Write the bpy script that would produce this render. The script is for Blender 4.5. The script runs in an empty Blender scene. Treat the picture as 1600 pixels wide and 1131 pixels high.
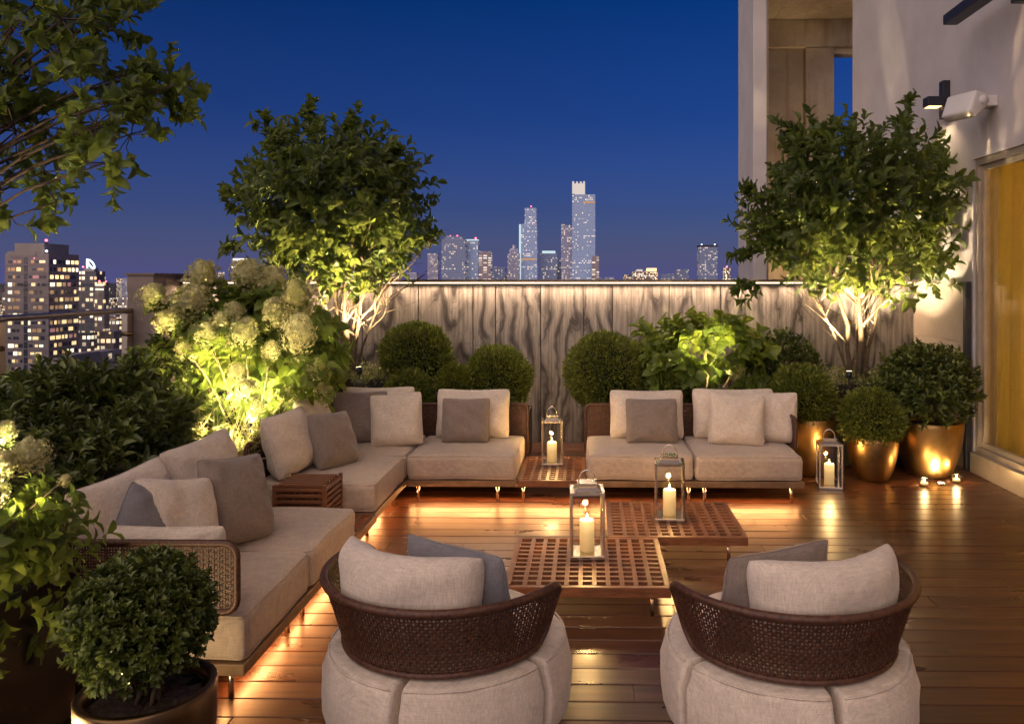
import bpy, bmesh, math, random
import numpy as np
from mathutils import Vector, Matrix, Euler

random.seed(7)
rng = np.random.default_rng(7)
R = math.radians
scene = bpy.context.scene
col = scene.collection

# ------------------------------------------------------------------ camera, sky, exposure
H, FPX, X0, Y0, YAW = 1.7, 1230.0, 897.0, 440.0, R(1.0)
cam_d = bpy.data.cameras.new('camera')
cam = bpy.data.objects.new('camera', cam_d)
col.objects.link(cam)
cam.location = (0, 0, H)
cam.rotation_euler = (R(90), 0, YAW)
cam_d.sensor_width = 36.0
cam_d.lens = 36.0 * FPX / 1600.0
cam_d.shift_x = -(X0 - 800.0) / 1600.0
cam_d.shift_y = -(565.5 - Y0) / 1600.0
cam_d.clip_start = 0.05
cam_d.clip_end = 60000
scene.camera = cam

SUN_EL, SUN_ROT = 2.0, 220.0
world = bpy.data.worlds.new('World')
scene.world = world
world.use_nodes = True
wn = world.node_tree
bg = wn.nodes['Background']
sky = wn.nodes.new('ShaderNodeTexSky')
sky.sky_type = 'NISHITA'
sky.sun_disc = False
sky.sun_elevation = R(SUN_EL)
sky.sun_rotation = R(SUN_ROT)
sky.altitude = 100
sky.dust_density = 1.0
sky.ozone_density = 6.0
# twilight tint, and the glow of the city's lights in the haze all round the horizon
tint = wn.nodes.new('ShaderNodeMix'); tint.data_type = 'RGBA'; tint.blend_type = 'MULTIPLY'; tint.inputs[0].default_value = 1
tint.inputs[7].default_value = (.6, .70, .97, 1)
wn.links.new(sky.outputs[0], tint.inputs[6])
wtc = wn.nodes.new('ShaderNodeTexCoord'); wsep = wn.nodes.new('ShaderNodeSeparateXYZ')
wn.links.new(wtc.outputs['Generated'], wsep.inputs[0])
wr = wn.nodes.new('ShaderNodeValToRGB'); wn.links.new(wsep.outputs[2], wr.inputs[0])
we = wr.color_ramp.elements
while len(we) < 6: we.new(.5)
for e_, (p_, c_) in zip(we, ((0, (.42, .44, 1.36)), (.03, (.36, .36, 1.02)), (.09, (.21, .18, .62)), (.2, (.065, .05, .24)), (.34, (.0, 0, .0)), (1, (0, 0, 0)))):
    e_.position = p_; e_.color = (*c_, 1)
wadd = wn.nodes.new('ShaderNodeMix'); wadd.data_type = 'RGBA'; wadd.blend_type = 'ADD'; wadd.inputs[0].default_value = 1
wn.links.new(tint.outputs[2], wadd.inputs[6]); wn.links.new(wr.outputs[0], wadd.inputs[7])
wn.links.new(wadd.outputs[2], bg.inputs[0])
bg.inputs[1].default_value = 0.062

# the last of the dusk glow, low and very soft, from behind the camera
sun_d = bpy.data.lights.new('dusk_glow', 'SUN')
sun_d.energy = 1.0
sun_d.angle = R(100)
sun_d.color = (1.0, 0.76, 0.61)
sun = bpy.data.objects.new('dusk_glow', sun_d)
sun.rotation_euler = (R(56), 0, R(-30))
col.objects.link(sun)

vs = scene.view_settings
vs.view_transform = 'Standard'
vs.look = 'None'
vs.exposure = 1.4
vs.gamma = 1.0
vs.use_curve_mapping = False
scene.cycles.use_denoising = True
scene.cycles.max_bounces = 8
scene.cycles.transparent_max_bounces = 16
scene.cycles.sample_clamp_indirect = 4.0
scene.cycles.caustics_reflective = False
scene.cycles.caustics_refractive = False

def at(px, py, Y=None, z=None, X=None):
    """point of the place seen at a photo pixel, on the plane Y=, z= or X="""
    xc = (px - X0) / FPX
    c, s = math.cos(YAW), math.sin(YAW)
    kx, ky = c * xc - s, s * xc + c
    if z is not None: t = (H - z) * FPX / (py - Y0)
    elif Y is not None: t = Y / ky
    else: t = X / kx
    return Vector((kx * t, ky * t, H - t * (py - Y0) / FPX))

# ------------------------------------------------------------------ materials
class NT:
    def __init__(s, name):
        s.m = bpy.data.materials.new(name); s.m.use_nodes = True
        s.t = s.m.node_tree; s.n = s.t.nodes; s.l = s.t.links
        s.b = s.n['Principled BSDF']; s.o = s.n['Material Output']
    def new(s, typ, **kw):
        nd = s.n.new(typ)
        for k, v in kw.items(): setattr(nd, k, v)
        return nd
    def put(s, a, b):
        if hasattr(a, 'is_output'): s.l.new(a, b)
        else: b.default_value = a
    def math(s, op, a, b=None, c=None, clamp=False):
        nd = s.new('ShaderNodeMath', operation=op); nd.use_clamp = clamp
        for i, v in enumerate((a, b, c)):
            if v is not None: s.put(v, nd.inputs[i])
        return nd.outputs[0]
    def noise(s, vec, scale, detail=4, rough=.55, dist=0.0):
        nd = s.new('ShaderNodeTexNoise')
        s.put(vec, nd.inputs['Vector'])
        nd.inputs['Scale'].default_value = scale; nd.inputs['Detail'].default_value = detail
        nd.inputs['Roughness'].default_value = rough; nd.inputs['Distortion'].default_value = dist
        return nd.outputs[0]
    def coords(s, kind='Object', scale=(1, 1, 1), rot=(0, 0, 0), off=None):
        tc = s.new('ShaderNodeTexCoord').outputs[kind]
        mp = s.new('ShaderNodeMapping'); mp.inputs['Scale'].default_value = scale
        mp.inputs['Rotation'].default_value = rot
        s.l.new(tc, mp.inputs[0])
        if off is not None: s.put(off, mp.inputs['Location'])
        return mp.outputs[0]
    def ramp(s, fac, stops):
        nd = s.new('ShaderNodeValToRGB')
        e = nd.color_ramp.elements
        while len(e) < len(stops): e.new(.5)
        for k, (p, c) in enumerate(stops):
            e[k].position = p; e[k].color = (*c, 1) if len(c) == 3 else c
        s.put(fac, nd.inputs[0])
        return nd.outputs[0]
    def mix(s, f, a, b, typ='MIX'):
        nd = s.new('ShaderNodeMix', data_type='RGBA', blend_type=typ)
        s.put(f, nd.inputs[0])
        for v, i in ((a, 6), (b, 7)):
            s.put((*v, 1) if isinstance(v, tuple) and len(v) == 3 else v, nd.inputs[i])
        return nd.outputs[2]
    def bump(s, h, strength=.3, dist=.01):
        nd = s.new('ShaderNodeBump'); nd.inputs['Strength'].default_value = strength
        nd.inputs['Distance'].default_value = dist
        s.l.new(h, nd.inputs['Height']); s.l.new(nd.outputs[0], s.b.inputs['Normal'])
    def rnd(s):
        return s.new('ShaderNodeObjectInfo').outputs['Random']
    def set(s, **kw):
        for k, v in kw.items():
            i = s.b.inputs[k.replace('_', ' ')]
            s.put((*v, 1) if isinstance(v, tuple) and len(v) == 3 else v, i)
        return s

M = {}
def m_plain(name, c, rough=.5, metal=0, noise=.12, nscale=9, bump=0, spec=.5):
    t = NT(name)
    v = t.coords()
    n = t.noise(v, nscale, 5)
    d = tuple(x * (1 - noise * 2) for x in c); u = tuple(min(1, x * (1 + noise * 2)) for x in c)
    t.set(Base_Color=t.ramp(n, [(.3, d), (.7, u)]), Roughness=rough, Metallic=metal)
    t.b.inputs['Specular IOR Level'].default_value = spec
    if bump: t.bump(n, bump, .004)
    M[name] = t.m
    return t

def m_fabric(name, c):
    t = NT(name)
    v = t.coords()
    wx = t.noise(t.coords(scale=(320, 22, 30)), 1, 2); wz = t.noise(t.coords(scale=(22, 30, 320)), 1, 2)
    wy = t.noise(t.coords(scale=(30, 320, 30)), 1, 2)
    w = t.math('ADD', t.math('ADD', wx, wz), wy)
    big = t.noise(v, 3.5, 4)
    d = tuple(x * .72 for x in c); u = tuple(min(1, x * 1.2) for x in c)
    cc = t.ramp(t.math('MULTIPLY', w, .333), [(.33, d), (.67, u)])
    cc = t.mix(.35, cc, t.ramp(big, [(.35, (.72, .72, .72)), (.65, (1.1, 1.08, 1.05))]), 'MULTIPLY')
    t.set(Base_Color=cc, Roughness=.92)
    t.b.inputs['Sheen Weight'].default_value = .25
    t.bump(t.math('ADD', t.math('MULTIPLY', w, .35), t.math('MULTIPLY', t.noise(v, 11, 4, .6), 1.2)), .35, .006)
    M[name] = t.m

m_fabric('fabric_light', (.70, .595, .485))
m_fabric('fabric_seat', (.53, .415, .315))
m_fabric('fabric_taupe', (.25, .195, .16))
m_fabric('fabric_grey', (.20, .19, .20))
m_plain('base_wood', (.20, .115, .055), .45, 0, .15, 14)
m_plain('steel', (.74, .64, .50), .22, 1, .05)
m_plain('rail_steel', (.62, .53, .45), .3, 1, .05)
m_plain('bronze', (.20, .125, .06), .38, 1, .22, 6, .1)
m_plain('gold_pot', (.36, .215, .08), .36, 1, .18, 5, .12)
m_plain('planter_dark', (.016, .012, .010), .5, 0, .2, 4)
m_plain('dark_metal', (.03, .033, .045), .4, .3, .1)
m_plain('plaster', (.56, .52, .50), .9, 0, .05, 2.2, .12)
m_plain('stone_beige', (.42, .35, .27), .6, 0, .07, 3, .1)
m_plain('cap_stone', (.20, .15, .125), .7, 0, .08, 3)
m_plain('speaker_white', (.66, .63, .60), .5, 0, .04, 4)
m_plain('soil', (.05, .032, .022), 1, 0, .4, 60, .8)
m_plain('bark', (.115, .082, .05), .8, 0, .25, 22, .5)
m_plain('twig', (.14, .09, .05), .85, 0, .25, 22, .4)
m_plain('frame_bronze', (.50, .43, .34), .35, .4, .05)
m_plain('limb', (.055, .032, .02), .85, 0, .25, 22, .4)
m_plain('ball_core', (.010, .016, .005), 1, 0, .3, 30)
m_plain('wick', (.03, .02, .015), .9)
m_plain('pier', (.26, .21, .185), .85, 0, .08, 2)

# board-marked, rust-stained concrete
t = NT('concrete')
v = t.coords()
n1 = t.noise(v, 1.6, 7, .62); n2 = t.noise(t.coords(scale=(3.5, 3.5, .35)), 1.2, 6, .6); n3 = t.noise(v, 26, 3)
c = t.ramp(n1, [(.3, (.30, .23, .155)), (.55, (.40, .32, .23)), (.75, (.48, .40, .30))])
c = t.mix(t.ramp(n2, [(.52, (0, 0, 0)), (.72, (.75, .75, .75))]), c, (.20, .115, .055))
c = t.mix(t.ramp(n3, [(.62, (0, 0, 0)), (.72, (.5, .5, .5))]), c, (.20, .17, .13))
t.set(Base_Color=c, Roughness=.92); t.bump(n1, .4, .01)
M['concrete'] = t.m

# hardwood boards, grain along x
t = NT('deck_wood')
info = t.new('ShaderNodeObjectInfo')
off = t.new('ShaderNodeCombineXYZ'); t.l.new(t.math('MULTIPLY', info.outputs['Random'], 37.), off.inputs[0]); t.l.new(t.math('MULTIPLY', info.outputs['Random'], 91.), off.inputs[1])
g1 = t.noise(t.coords(scale=(1.1, 26, 8), off=off.outputs[0]), 1, 6, .65, .6)
g2 = t.noise(t.coords(scale=(3, 150, 20), off=off.outputs[0]), 1, 3)
c = t.ramp(g1, [(.28, (.036, .013, .006)), (.5, (.082, .030, .013)), (.74, (.135, .054, .023))])
c = t.mix(.5, c, t.ramp(info.outputs['Random'], [(0, (.62, .58, .56)), (1, (1.25, 1.2, 1.15))]), 'MULTIPLY')
c = t.mix(t.ramp(g2, [(.35, (.35, .35, .35)), (.5, (0, 0, 0))]), c, (.035, .016, .008))
t.set(Base_Color=c, Roughness=t.ramp(t.noise(t.coords(scale=(2.2, 5, 1), off=off.outputs[0]), 1, 4), [(.3, (.25,) * 3), (.7, (.40,) * 3)]))
t.b.inputs['Specular IOR Level'].default_value = .5
t.bump(t.math('ADD', t.math('MULTIPLY', g1, .4), g2), .05, .0010)
M['deck_wood'] = t.m

# oiled teak of the lattice tables
t = NT('teak')
g = t.noise(t.coords(scale=(6, 6, 30)), 1.6, 5, .6)
c = t.ramp(g, [(.3, (.13, .046, .020)), (.55, (.225, .090, .038)), (.75, (.30, .135, .060))])
c = t.mix(.5, c, t.ramp(t.rnd(), [(0, (.7, .66, .64)), (1, (1.15, 1.1, 1.05))]), 'MULTIPLY')
t.set(Base_Color=c, Roughness=.42); t.bump(g, .15, .003)
M['teak'] = t.m

# woven dark cane
t = NT('cane')
g = t.noise(t.coords(), 70, 3)
t.set(Base_Color=t.ramp(g, [(.3, (.036, .013, .007)), (.7, (.125, .050, .024))]), Roughness=.5); t.bump(g, .3, .002)
M['cane'] = t.m

# veined, book-matched cladding: object colour carries the seed of a pair of panels
t = NT('veined_cladding')
info = t.new('ShaderNodeObjectInfo')
sep = t.new('ShaderNodeSeparateColor'); t.l.new(info.outputs['Color'], sep.inputs[0])
seed, kind = sep.outputs[0], sep.outputs[1]
off = t.new('ShaderNodeCombineXYZ'); t.l.new(t.math('MULTIPLY', seed, 50.), off.inputs[0]); t.l.new(t.math('MULTIPLY', seed, 23.), off.inputs[2])
xyz = t.new('ShaderNodeSeparateXYZ'); t.l.new(t.new('ShaderNodeTexCoord').outputs['Object'], xyz.inputs[0])
X, Z = xyz.outputs[0], xyz.outputs[2]
nA = t.noise(t.coords(scale=(7.5, 1, .9), off=off.outputs[0]), 1, 2, .4, .3)
nB = t.noise(t.coords(scale=(3.2, 1, 1.9), off=off.outputs[0]), 1, 3, .5, .5)
nF = t.noise(t.coords(scale=(34, 1, 1.6), off=off.outputs[0]), 1, 4, .6, .2)
gw = t.math('ADD', t.math('MULTIPLY', Z, 2.1), t.math('ADD', t.math('MULTIPLY', nA, 2.4), t.math('MULTIPLY', nB, 1.2)))
gv = t.math('ADD', t.math('MULTIPLY', X, 7.), t.math('ADD', t.math('MULTIPLY', nB, 2.6), t.math('MULTIPLY', Z, .25)))
g = t.math('ADD', t.math('MULTIPLY', gw, t.math('SUBTRACT', 1., kind)), t.math('MULTIPLY', gv, kind))
s1 = t.math('FRACT', t.math('MULTIPLY', g, 1.05)); s2 = t.math('FRACT', t.math('MULTIPLY', g, 3.9))
amt = t.noise(t.coords(scale=(2.6, 1, 1.1), off=off.outputs[0]), 1.4, 3)
v1 = t.ramp(s1, [(0, (.95,) * 3), (.12, (.45,) * 3), (.26, (.05,) * 3), (.55, (0,) * 3), (.80, (.62,) * 3), (.93, (1,) * 3), (1, (.95,) * 3)])
v2 = t.ramp(s2, [(0, (0,) * 3), (.78, (0,) * 3), (.92, (.6,) * 3), (1, (0,) * 3)])
vein = t.math('MULTIPLY', t.math('ADD', v1, t.math('MULTIPLY', v2, .75)), t.ramp(amt, [(.36, (.18,) * 3), (.56, (1,) * 3)]), clamp=True)
c = t.ramp(nF, [(.28, (.10, .085, .075)), (.42, (.22, .19, .168)), (.58, (.32, .282, .25)), (.75, (.40, .355, .32))])
c = t.mix(vein, c, (.048, .040, .038))
t.set(Base_Color=c, Roughness=.42); t.bump(nF, .12, .003)
M['veined_cladding'] = t.m

def m_leaf(name, dark, light, rough=.38, trans=.35, tcol=None):
    t = NT(name)
    isl = t.new('ShaderNodeNewGeometry').outputs['Random Per Island']
    r = t.math('FRACT', t.math('ADD', isl, t.rnd()))
    c = t.ramp(r, [(0, dark), (.7, light), (1, tuple(min(1, x * 1.25) for x in light))])
    t.set(Base_Color=c, Roughness=rough)
    tr = t.new('ShaderNodeBsdfTranslucent')
    t.l.new(t.mix(.75, c, tcol or tuple(min(1, x * 1.9) for x in light)), tr.inputs[0])
    mx = t.new('ShaderNodeMixShader'); mx.inputs[0].default_value = trans
    t.l.new(t.b.outputs[0], mx.inputs[1]); t.l.new(tr.outputs[0], mx.inputs[2]); t.l.new(mx.outputs[0], t.o.inputs[0])
    M[name] = t.m
m_leaf('leaf_tree', (.022, .046, .010), (.090, .130, .026), .38, .46, (.27, .33, .055))
m_leaf('leaf_dark', (.045, .066, .014), (.135, .165, .034), .32, .25, (.10, .14, .03))
m_leaf('leaf_pot', (.042, .064, .012), (.135, .165, .032), .32, .25, (.10, .14, .03))
m_leaf('leaf_hydrangea', (.08, .13, .018), (.19, .26, .045), .45, .48, (.36, .42, .06))
m_leaf('leaf_box', (.060, .090, .010), (.20, .225, .028), .5, .3, (.14, .19, .03))
m_leaf('leaf_grass', (.22, .21, .07), (.42, .38, .16), .5, .35, (.45, .42, .16))
m_leaf('leaf_cover', (.07, .09, .025), (.24, .25, .10), .5, .35, (.25, .28, .09))
m_leaf('floret', (.48, .47, .17), (.74, .71, .36), .7, .45, (.56, .52, .28))

def m_emit(name, c, s):
    t = NT(name)
    e = t.new('ShaderNodeEmission'); e.inputs[0].default_value = (*c, 1); e.inputs[1].default_value = s
    t.l.new(e.outputs[0], t.o.inputs[0]); M[name] = t.m
m_emit('flame', (1, .68, .26), 18)
m_emit('led', (1, .55, .22), 1.5)
m_emit('led_white', (1, .74, .46), 3)
m_emit('lamp_warm', (1, .72, .38), 4)
m_emit('win_warm', (1, .66, .30), .75)
m_emit('win_pale', (1, .82, .55), .95)
m_emit('win_dim', (.85, .45, .22), .26)
m_emit('win_pink', (1, .42, .42), .22)
m_emit('sign_white', (.85, 1, 1), 1.0)
m_emit('beacon_red', (1, .10, .14), 3.0)
m_emit('beacon_white', (.85, .92, 1), 3.0)
m_emit('crown_light', (1, .86, .78), .28)
m_emit('strip_cool', (.75, .95, 1), .32)

# candle wax: the flame's glow is put in as emission, strongest at the top
t = NT('wax')
t.set(Base_Color=(.80, .58, .30), Roughness=.5)
zc = t.new('ShaderNodeSeparateXYZ'); t.l.new(t.new('ShaderNodeTexCoord').outputs['Generated'], zc.inputs[0])
t.set(Emission_Color=(1, .62, .22))
t.l.new(t.ramp(zc.outputs[2], [(0, (.10,) * 3), (.6, (.20,) * 3), (1, (.50,) * 3)]), t.b.inputs['Emission Strength'])
M['wax'] = t.m

def m_glass(name, tint=(1, 1, 1), refl=1.0):
    t = NT(name)
    tr = t.new('ShaderNodeBsdfTransparent'); tr.inputs[0].default_value = (*tint, 1)
    gl = t.new('ShaderNodeBsdfGlossy'); gl.inputs['Roughness'].default_value = .03
    fr = t.new('ShaderNodeFresnel'); fr.inputs[0].default_value = 1.5
    mx = t.new('ShaderNodeMixShader')
    t.l.new(t.math('MULTIPLY', t.math('MULTIPLY', fr.outputs[0], refl), t.math('SUBTRACT', 1., t.new('ShaderNodeNewGeometry').outputs['Backfacing'])), mx.inputs[0])
    t.l.new(tr.outputs[0], mx.inputs[1]); t.l.new(gl.outputs[0], mx.inputs[2]); t.l.new(mx.outputs[0], t.o.inputs[0])
    M[name] = t.m
m_glass('glass_clear', (.97, .97, .95), 1.0)
m_glass('glass_rail', (.80, .83, .86), .9)
m_glass('glass_door', (.95, .93, .88), 1.2)

t = NT('curtain')
n = t.noise(t.coords(scale=(1, 9, .4)), 1, 3)
t.set(Base_Color=(.46, .34, .09), Roughness=.9)
tr = t.new('ShaderNodeBsdfTranslucent'); tr.inputs[0].default_value = (.50, .36, .08, 1)
mx = t.new('ShaderNodeMixShader'); mx.inputs[0].default_value = .55
t.l.new(t.b.outputs[0], mx.inputs[1]); t.l.new(tr.outputs[0], mx.inputs[2]); t.l.new(mx.outputs[0], t.o.inputs[0])
M['curtain'] = t.m

def m_city(name, wall, warm, cw, ch, lit, strength, spread=.0, rough=.35):
    """far tower: windows too small to pick apart"""
    t = NT(name)
    info = t.new('ShaderNodeObjectInfo')
    xyz = t.new('ShaderNodeSeparateXYZ'); t.l.new(t.new('ShaderNodeTexCoord').outputs['Object'], xyz.inputs[0])
    u = t.math('DIVIDE', t.math('ADD', t.math('ADD', xyz.outputs[0], xyz.outputs[1]), 500.), cw)
    w = t.math('DIVIDE', t.math('ADD', xyz.outputs[2], 500.), ch)
    cell = t.new('ShaderNodeCombineXYZ')
    t.l.new(t.math('FLOOR', u), cell.inputs[0]); t.l.new(t.math('FLOOR', w), cell.inputs[1]); t.l.new(t.math('MULTIPLY', info.outputs['Random'], 77.), cell.inputs[2])
    wn_ = t.new('ShaderNodeTexWhiteNoise', noise_dimensions='3D'); t.l.new(cell.outputs[0], wn_.inputs[0])
    fl = t.new('ShaderNodeCombineXYZ'); t.l.new(t.math('FLOOR', w), fl.inputs[0]); t.l.new(t.math('MULTIPLY', info.outputs['Random'], 31.), fl.inputs[1])
    wf = t.new('ShaderNodeTexWhiteNoise', noise_dimensions='2D'); t.l.new(fl.outputs[0], wf.inputs[0])
    thr = t.math('ADD', lit, t.math('MULTIPLY', t.math('GREATER_THAN', wf.outputs[0], .9), .35))
    on = t.math('LESS_THAN', wn_.outputs[0], thr)
    fu, fv = t.math('FRACT', u), t.math('FRACT', w)
    box = t.math('MULTIPLY', t.math('MULTIPLY', t.math('GREATER_THAN', fu, .14), t.math('LESS_THAN', fu, .86)),
                 t.math('MULTIPLY', t.math('GREATER_THAN', fv, .25), t.math('LESS_THAN', fv, .8)))
    geo = t.new('ShaderNodeNewGeometry'); nz = t.new('ShaderNodeSeparateXYZ'); t.l.new(geo.outputs['Normal'], nz.inputs[0])
    side = t.math('LESS_THAN', t.math('ABSOLUTE', nz.outputs[2]), .5)
    m = t.math('MULTIPLY', t.math('MULTIPLY', on, box), side)
    rgb = t.new('ShaderNodeSeparateColor'); t.l.new(wn_.outputs[1], rgb.inputs[0])
    c = t.ramp(rgb.outputs[0], [(0, warm), (.55, (1, .84, .62)), (.8, (.9, .93, 1)), (.93, (1, .9, .8)), (1, (1, .35, .3))])
    t.set(Base_Color=t.mix(t.math('MULTIPLY', box, side), wall, tuple(x * .78 for x in wall)), Roughness=rough, Emission_Color=c)
    t.l.new(t.math('MULTIPLY', t.math('MULTIPLY', m, strength), t.math('ADD', .3, rgb.outputs[1])), t.b.inputs['Emission Strength'])
    M[name] = t.m
m_city('tower_blue', (.40, .56, .90), (1, .72, .4), 3.0, 3.6, .13, .34)  # skyline walls made bluer and paler: distant haze put into their colour
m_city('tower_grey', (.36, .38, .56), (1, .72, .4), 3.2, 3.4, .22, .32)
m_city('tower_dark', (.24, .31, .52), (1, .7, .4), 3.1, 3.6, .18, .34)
m_city('tower_rib', (.36, .31, .36), (1, .8, .6), 9, 4.4, .5, .30)
m_city('block_warm', (.26, .21, .20), (1, .55, .22), 2.4, 3.0, .42, 1.0)
m_city('block_pale', (.42, .37, .37), (1, .66, .34), 2.6, 3.1, .32, .9)
m_city('block_dark', (.10, .10, .13), (1, .6, .3), 2.3, 3.0, .42, .9)
m_plain('tower_wall', (.30, .25, .26), .8, 0, .1, .2)
m_plain('tower_top', (.33, .29, .28), .8, 0, .05, .2)
m_plain('tower_glass', (.05, .055, .08), .15, 0, .2, .3)
# city ground: dark streets with points of light too far to pick apart
t = NT('city_ground')
v = t.coords('Object')
vo = t.new('ShaderNodeTexVoronoi', feature='F1'); vo.inputs['Scale'].default_value = .045; t.l.new(v, vo.inputs['Vector'])
pt = t.math('LESS_THAN', vo.outputs['Distance'], .09)
den = t.ramp(t.noise(v, .004, 4), [(.4, (.05,) * 3), (.62, (1,) * 3)])
t.set(Base_Color=t.ramp(t.noise(v, .02, 4), [(.3, (.03, .03, .04)), (.7, (.09, .08, .09))]), Roughness=.9)
cs = t.new('ShaderNodeSeparateColor'); t.l.new(vo.outputs['Color'], cs.inputs[0])
t.l.new(t.ramp(cs.outputs[0], [(0, (1, .5, .18)), (.6, (1, .75, .45)), (.9, (.8, .9, 1)), (1, (1, .3, .25))]), t.b.inputs['Emission Color'])
t.l.new(t.math('MULTIPLY', t.math('MULTIPLY', pt, den), 5.0), t.b.inputs['Emission Strength'])
M['city_ground'] = t.m

# ------------------------------------------------------------------ helpers
def tag(o, label=None, cat=None, group=None, kind=None):
    if label: o['label'] = label
    if cat: o['category'] = cat
    if group: o['group'] = group
    if kind: o['kind'] = kind
    return o
def empty(name, loc=(0, 0, 0), rz=0.0, label=None, cat=None, group=None, kind=None):
    o = bpy.data.objects.new(name, None); col.objects.link(o)
    o.location = loc; o.rotation_euler = (0, 0, rz); o.empty_display_size = .1
    return tag(o, label, cat, group, kind)
def link(name, me, parent=None, loc=None, rot=None, scale=None):
    o = bpy.data.objects.new(name, me); col.objects.link(o)
    if parent: o.parent = parent
    if loc is not None: o.location = loc
    if rot is not None: o.rotation_euler = rot
    if scale is not None: o.scale = scale
    return o
class MB:
    """collects shapes, builds them as one mesh"""
    def __init__(s): s.v = []; s.f = []
    def add(s, vs_, fs_):
        b = len(s.v); s.v.extend([tuple(v) for v in vs_]); s.f.extend([tuple(i + b for i in f) for f in fs_])
        return s
    def box(s, x0, x1, y0, y1, z0, z1, mtx=None):
        v = [Vector(p) for p in ((x0, y0, z0), (x1, y0, z0), (x1, y1, z0), (x0, y1, z0), (x0, y0, z1), (x1, y0, z1), (x1, y1, z1), (x0, y1, z1))]
        if mtx is not None: v = [mtx @ p for p in v]
        return s.add(v, [(0, 3, 2, 1), (4, 5, 6, 7), (0, 1, 5, 4), (1, 2, 6, 5), (2, 3, 7, 6), (3, 0, 4, 7)])
    def tube(s, pts, rad, n=7, closed=False, cap=True):
        pts = [Vector(p) for p in pts]; m = len(pts)
        if not hasattr(rad, '__len__'): rad = [rad] * m
        vs_ = []; up = None
        for i, p in enumerate(pts):
            a = pts[(i - 1) % m] if (closed or i) else pts[0]
            b = pts[(i + 1) % m] if (closed or i < m - 1) else pts[-1]
            d = (b - a)
            if d.length < 1e-9: d = Vector((0, 0, 1))
            d.normalize()
            if up is None:
                up = Vector((0, 0, 1)) if abs(d.z) < .9 else Vector((1, 0, 0))
            u = up - d * up.dot(d)
            if u.length < 1e-4: u = d.orthogonal()
            u.normalize(); up = u; w = d.cross(u)
            for k in range(n):
                an = 2 * math.pi * k / n
                vs_.append(p + (u * math.cos(an) + w * math.sin(an)) * rad[i])
        fs_ = []
        for i in range(m if closed else m - 1):
            j = (i + 1) % m
            for k in range(n):
                l = (k + 1) % n
                fs_.append((i * n + k, i * n + l, j * n + l, j * n + k))
        if cap and not closed:
            fs_.append(tuple(range(n))[::-1]); fs_.append(tuple((m - 1) * n + k for k in range(n)))
        return s.add(vs_, fs_)
    def lathe(s, prof, n=32, cx=0, cy=0):
        vs_ = [(cx + r * math.cos(2 * math.pi * k / n), cy + r * math.sin(2 * math.pi * k / n), z) for r, z in prof for k in range(n)]
        fs_ = [(i * n + k, i * n + (k + 1) % n, (i + 1) * n + (k + 1) % n, (i + 1) * n + k) for i in range(len(prof) - 1) for k in range(n)]
        if prof[0][0] > 1e-6: fs_.append(tuple(range(n))[::-1])
        if prof[-1][0] > 1e-6: fs_.append(tuple((len(prof) - 1) * n + k for k in range(n)))
        return s.add(vs_, fs_)
    def mesh(s, name, mat, smooth=False, bevel=0, seg=2):
        me = bpy.data.meshes.new(name); me.from_pydata(s.v, [], s.f)
        if bevel:
            bm = bmesh.new(); bm.from_mesh(me)
            bmesh.ops.bevel(bm, geom=bm.edges[:], offset=bevel, segments=seg, affect='EDGES', profile=.5, clamp_overlap=True)
            bm.to_mesh(me); bm.free()
        if smooth:
            for p in me.polygons: p.use_smooth = True
        if mat: me.materials.append(M[mat])
        me.update()
        return me
    def build(s, name, mat, parent=None, smooth=False, bevel=0, seg=2, loc=None, rot=None):
        return link(name, s.mesh(name, mat, smooth, bevel, seg), parent, loc, rot)
def box(name, mat, x0, x1, y0, y1, z0, z1, parent=None, bevel=0, smooth=False, seg=2):
    """a box with its origin at its base centre (relative to the parent's frame)"""
    cx, cy = (x0 + x1) / 2, (y0 + y1) / 2
    return MB().box(x0 - cx, x1 - cx, y0 - cy, y1 - cy, 0, z1 - z0).build(name, mat, parent, smooth, bevel, seg, loc=(cx, cy, z0))

def area(name, loc, rot, sx, sy, power, color, parent=None, spread=180):
    d = bpy.data.lights.new(name, 'AREA'); d.shape = 'RECTANGLE'; d.size = sx; d.size_y = sy
    d.energy = power; d.color = color; d.spread = R(spread)
    o = bpy.data.objects.new(name, d); col.objects.link(o); o.location = loc; o.rotation_euler = rot
    if parent: o.parent = parent
    return o
def spot(name, loc, target, power, color, angle=80, blend=.6, rad=.02, parent=None):
    d = bpy.data.lights.new(name, 'SPOT'); d.energy = power; d.color = color
    d.spot_size = R(angle); d.spot_blend = blend; d.shadow_soft_size = rad
    o = bpy.data.objects.new(name, d); col.objects.link(o); o.location = loc
    o.rotation_euler = (Vector(target) - Vector(loc)).to_track_quat('-Z', 'Y').to_euler()
    if parent: o.parent = parent
    return o
def point(name, loc, power, color, rad=.012, parent=None):
    d = bpy.data.lights.new(name, 'POINT'); d.energy = power; d.color = color; d.shadow_soft_size = rad
    o = bpy.data.objects.new(name, d); col.objects.link(o); o.location = loc
    if parent: o.parent = parent
    return o
WARM = (1.0, .62, .28)

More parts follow.
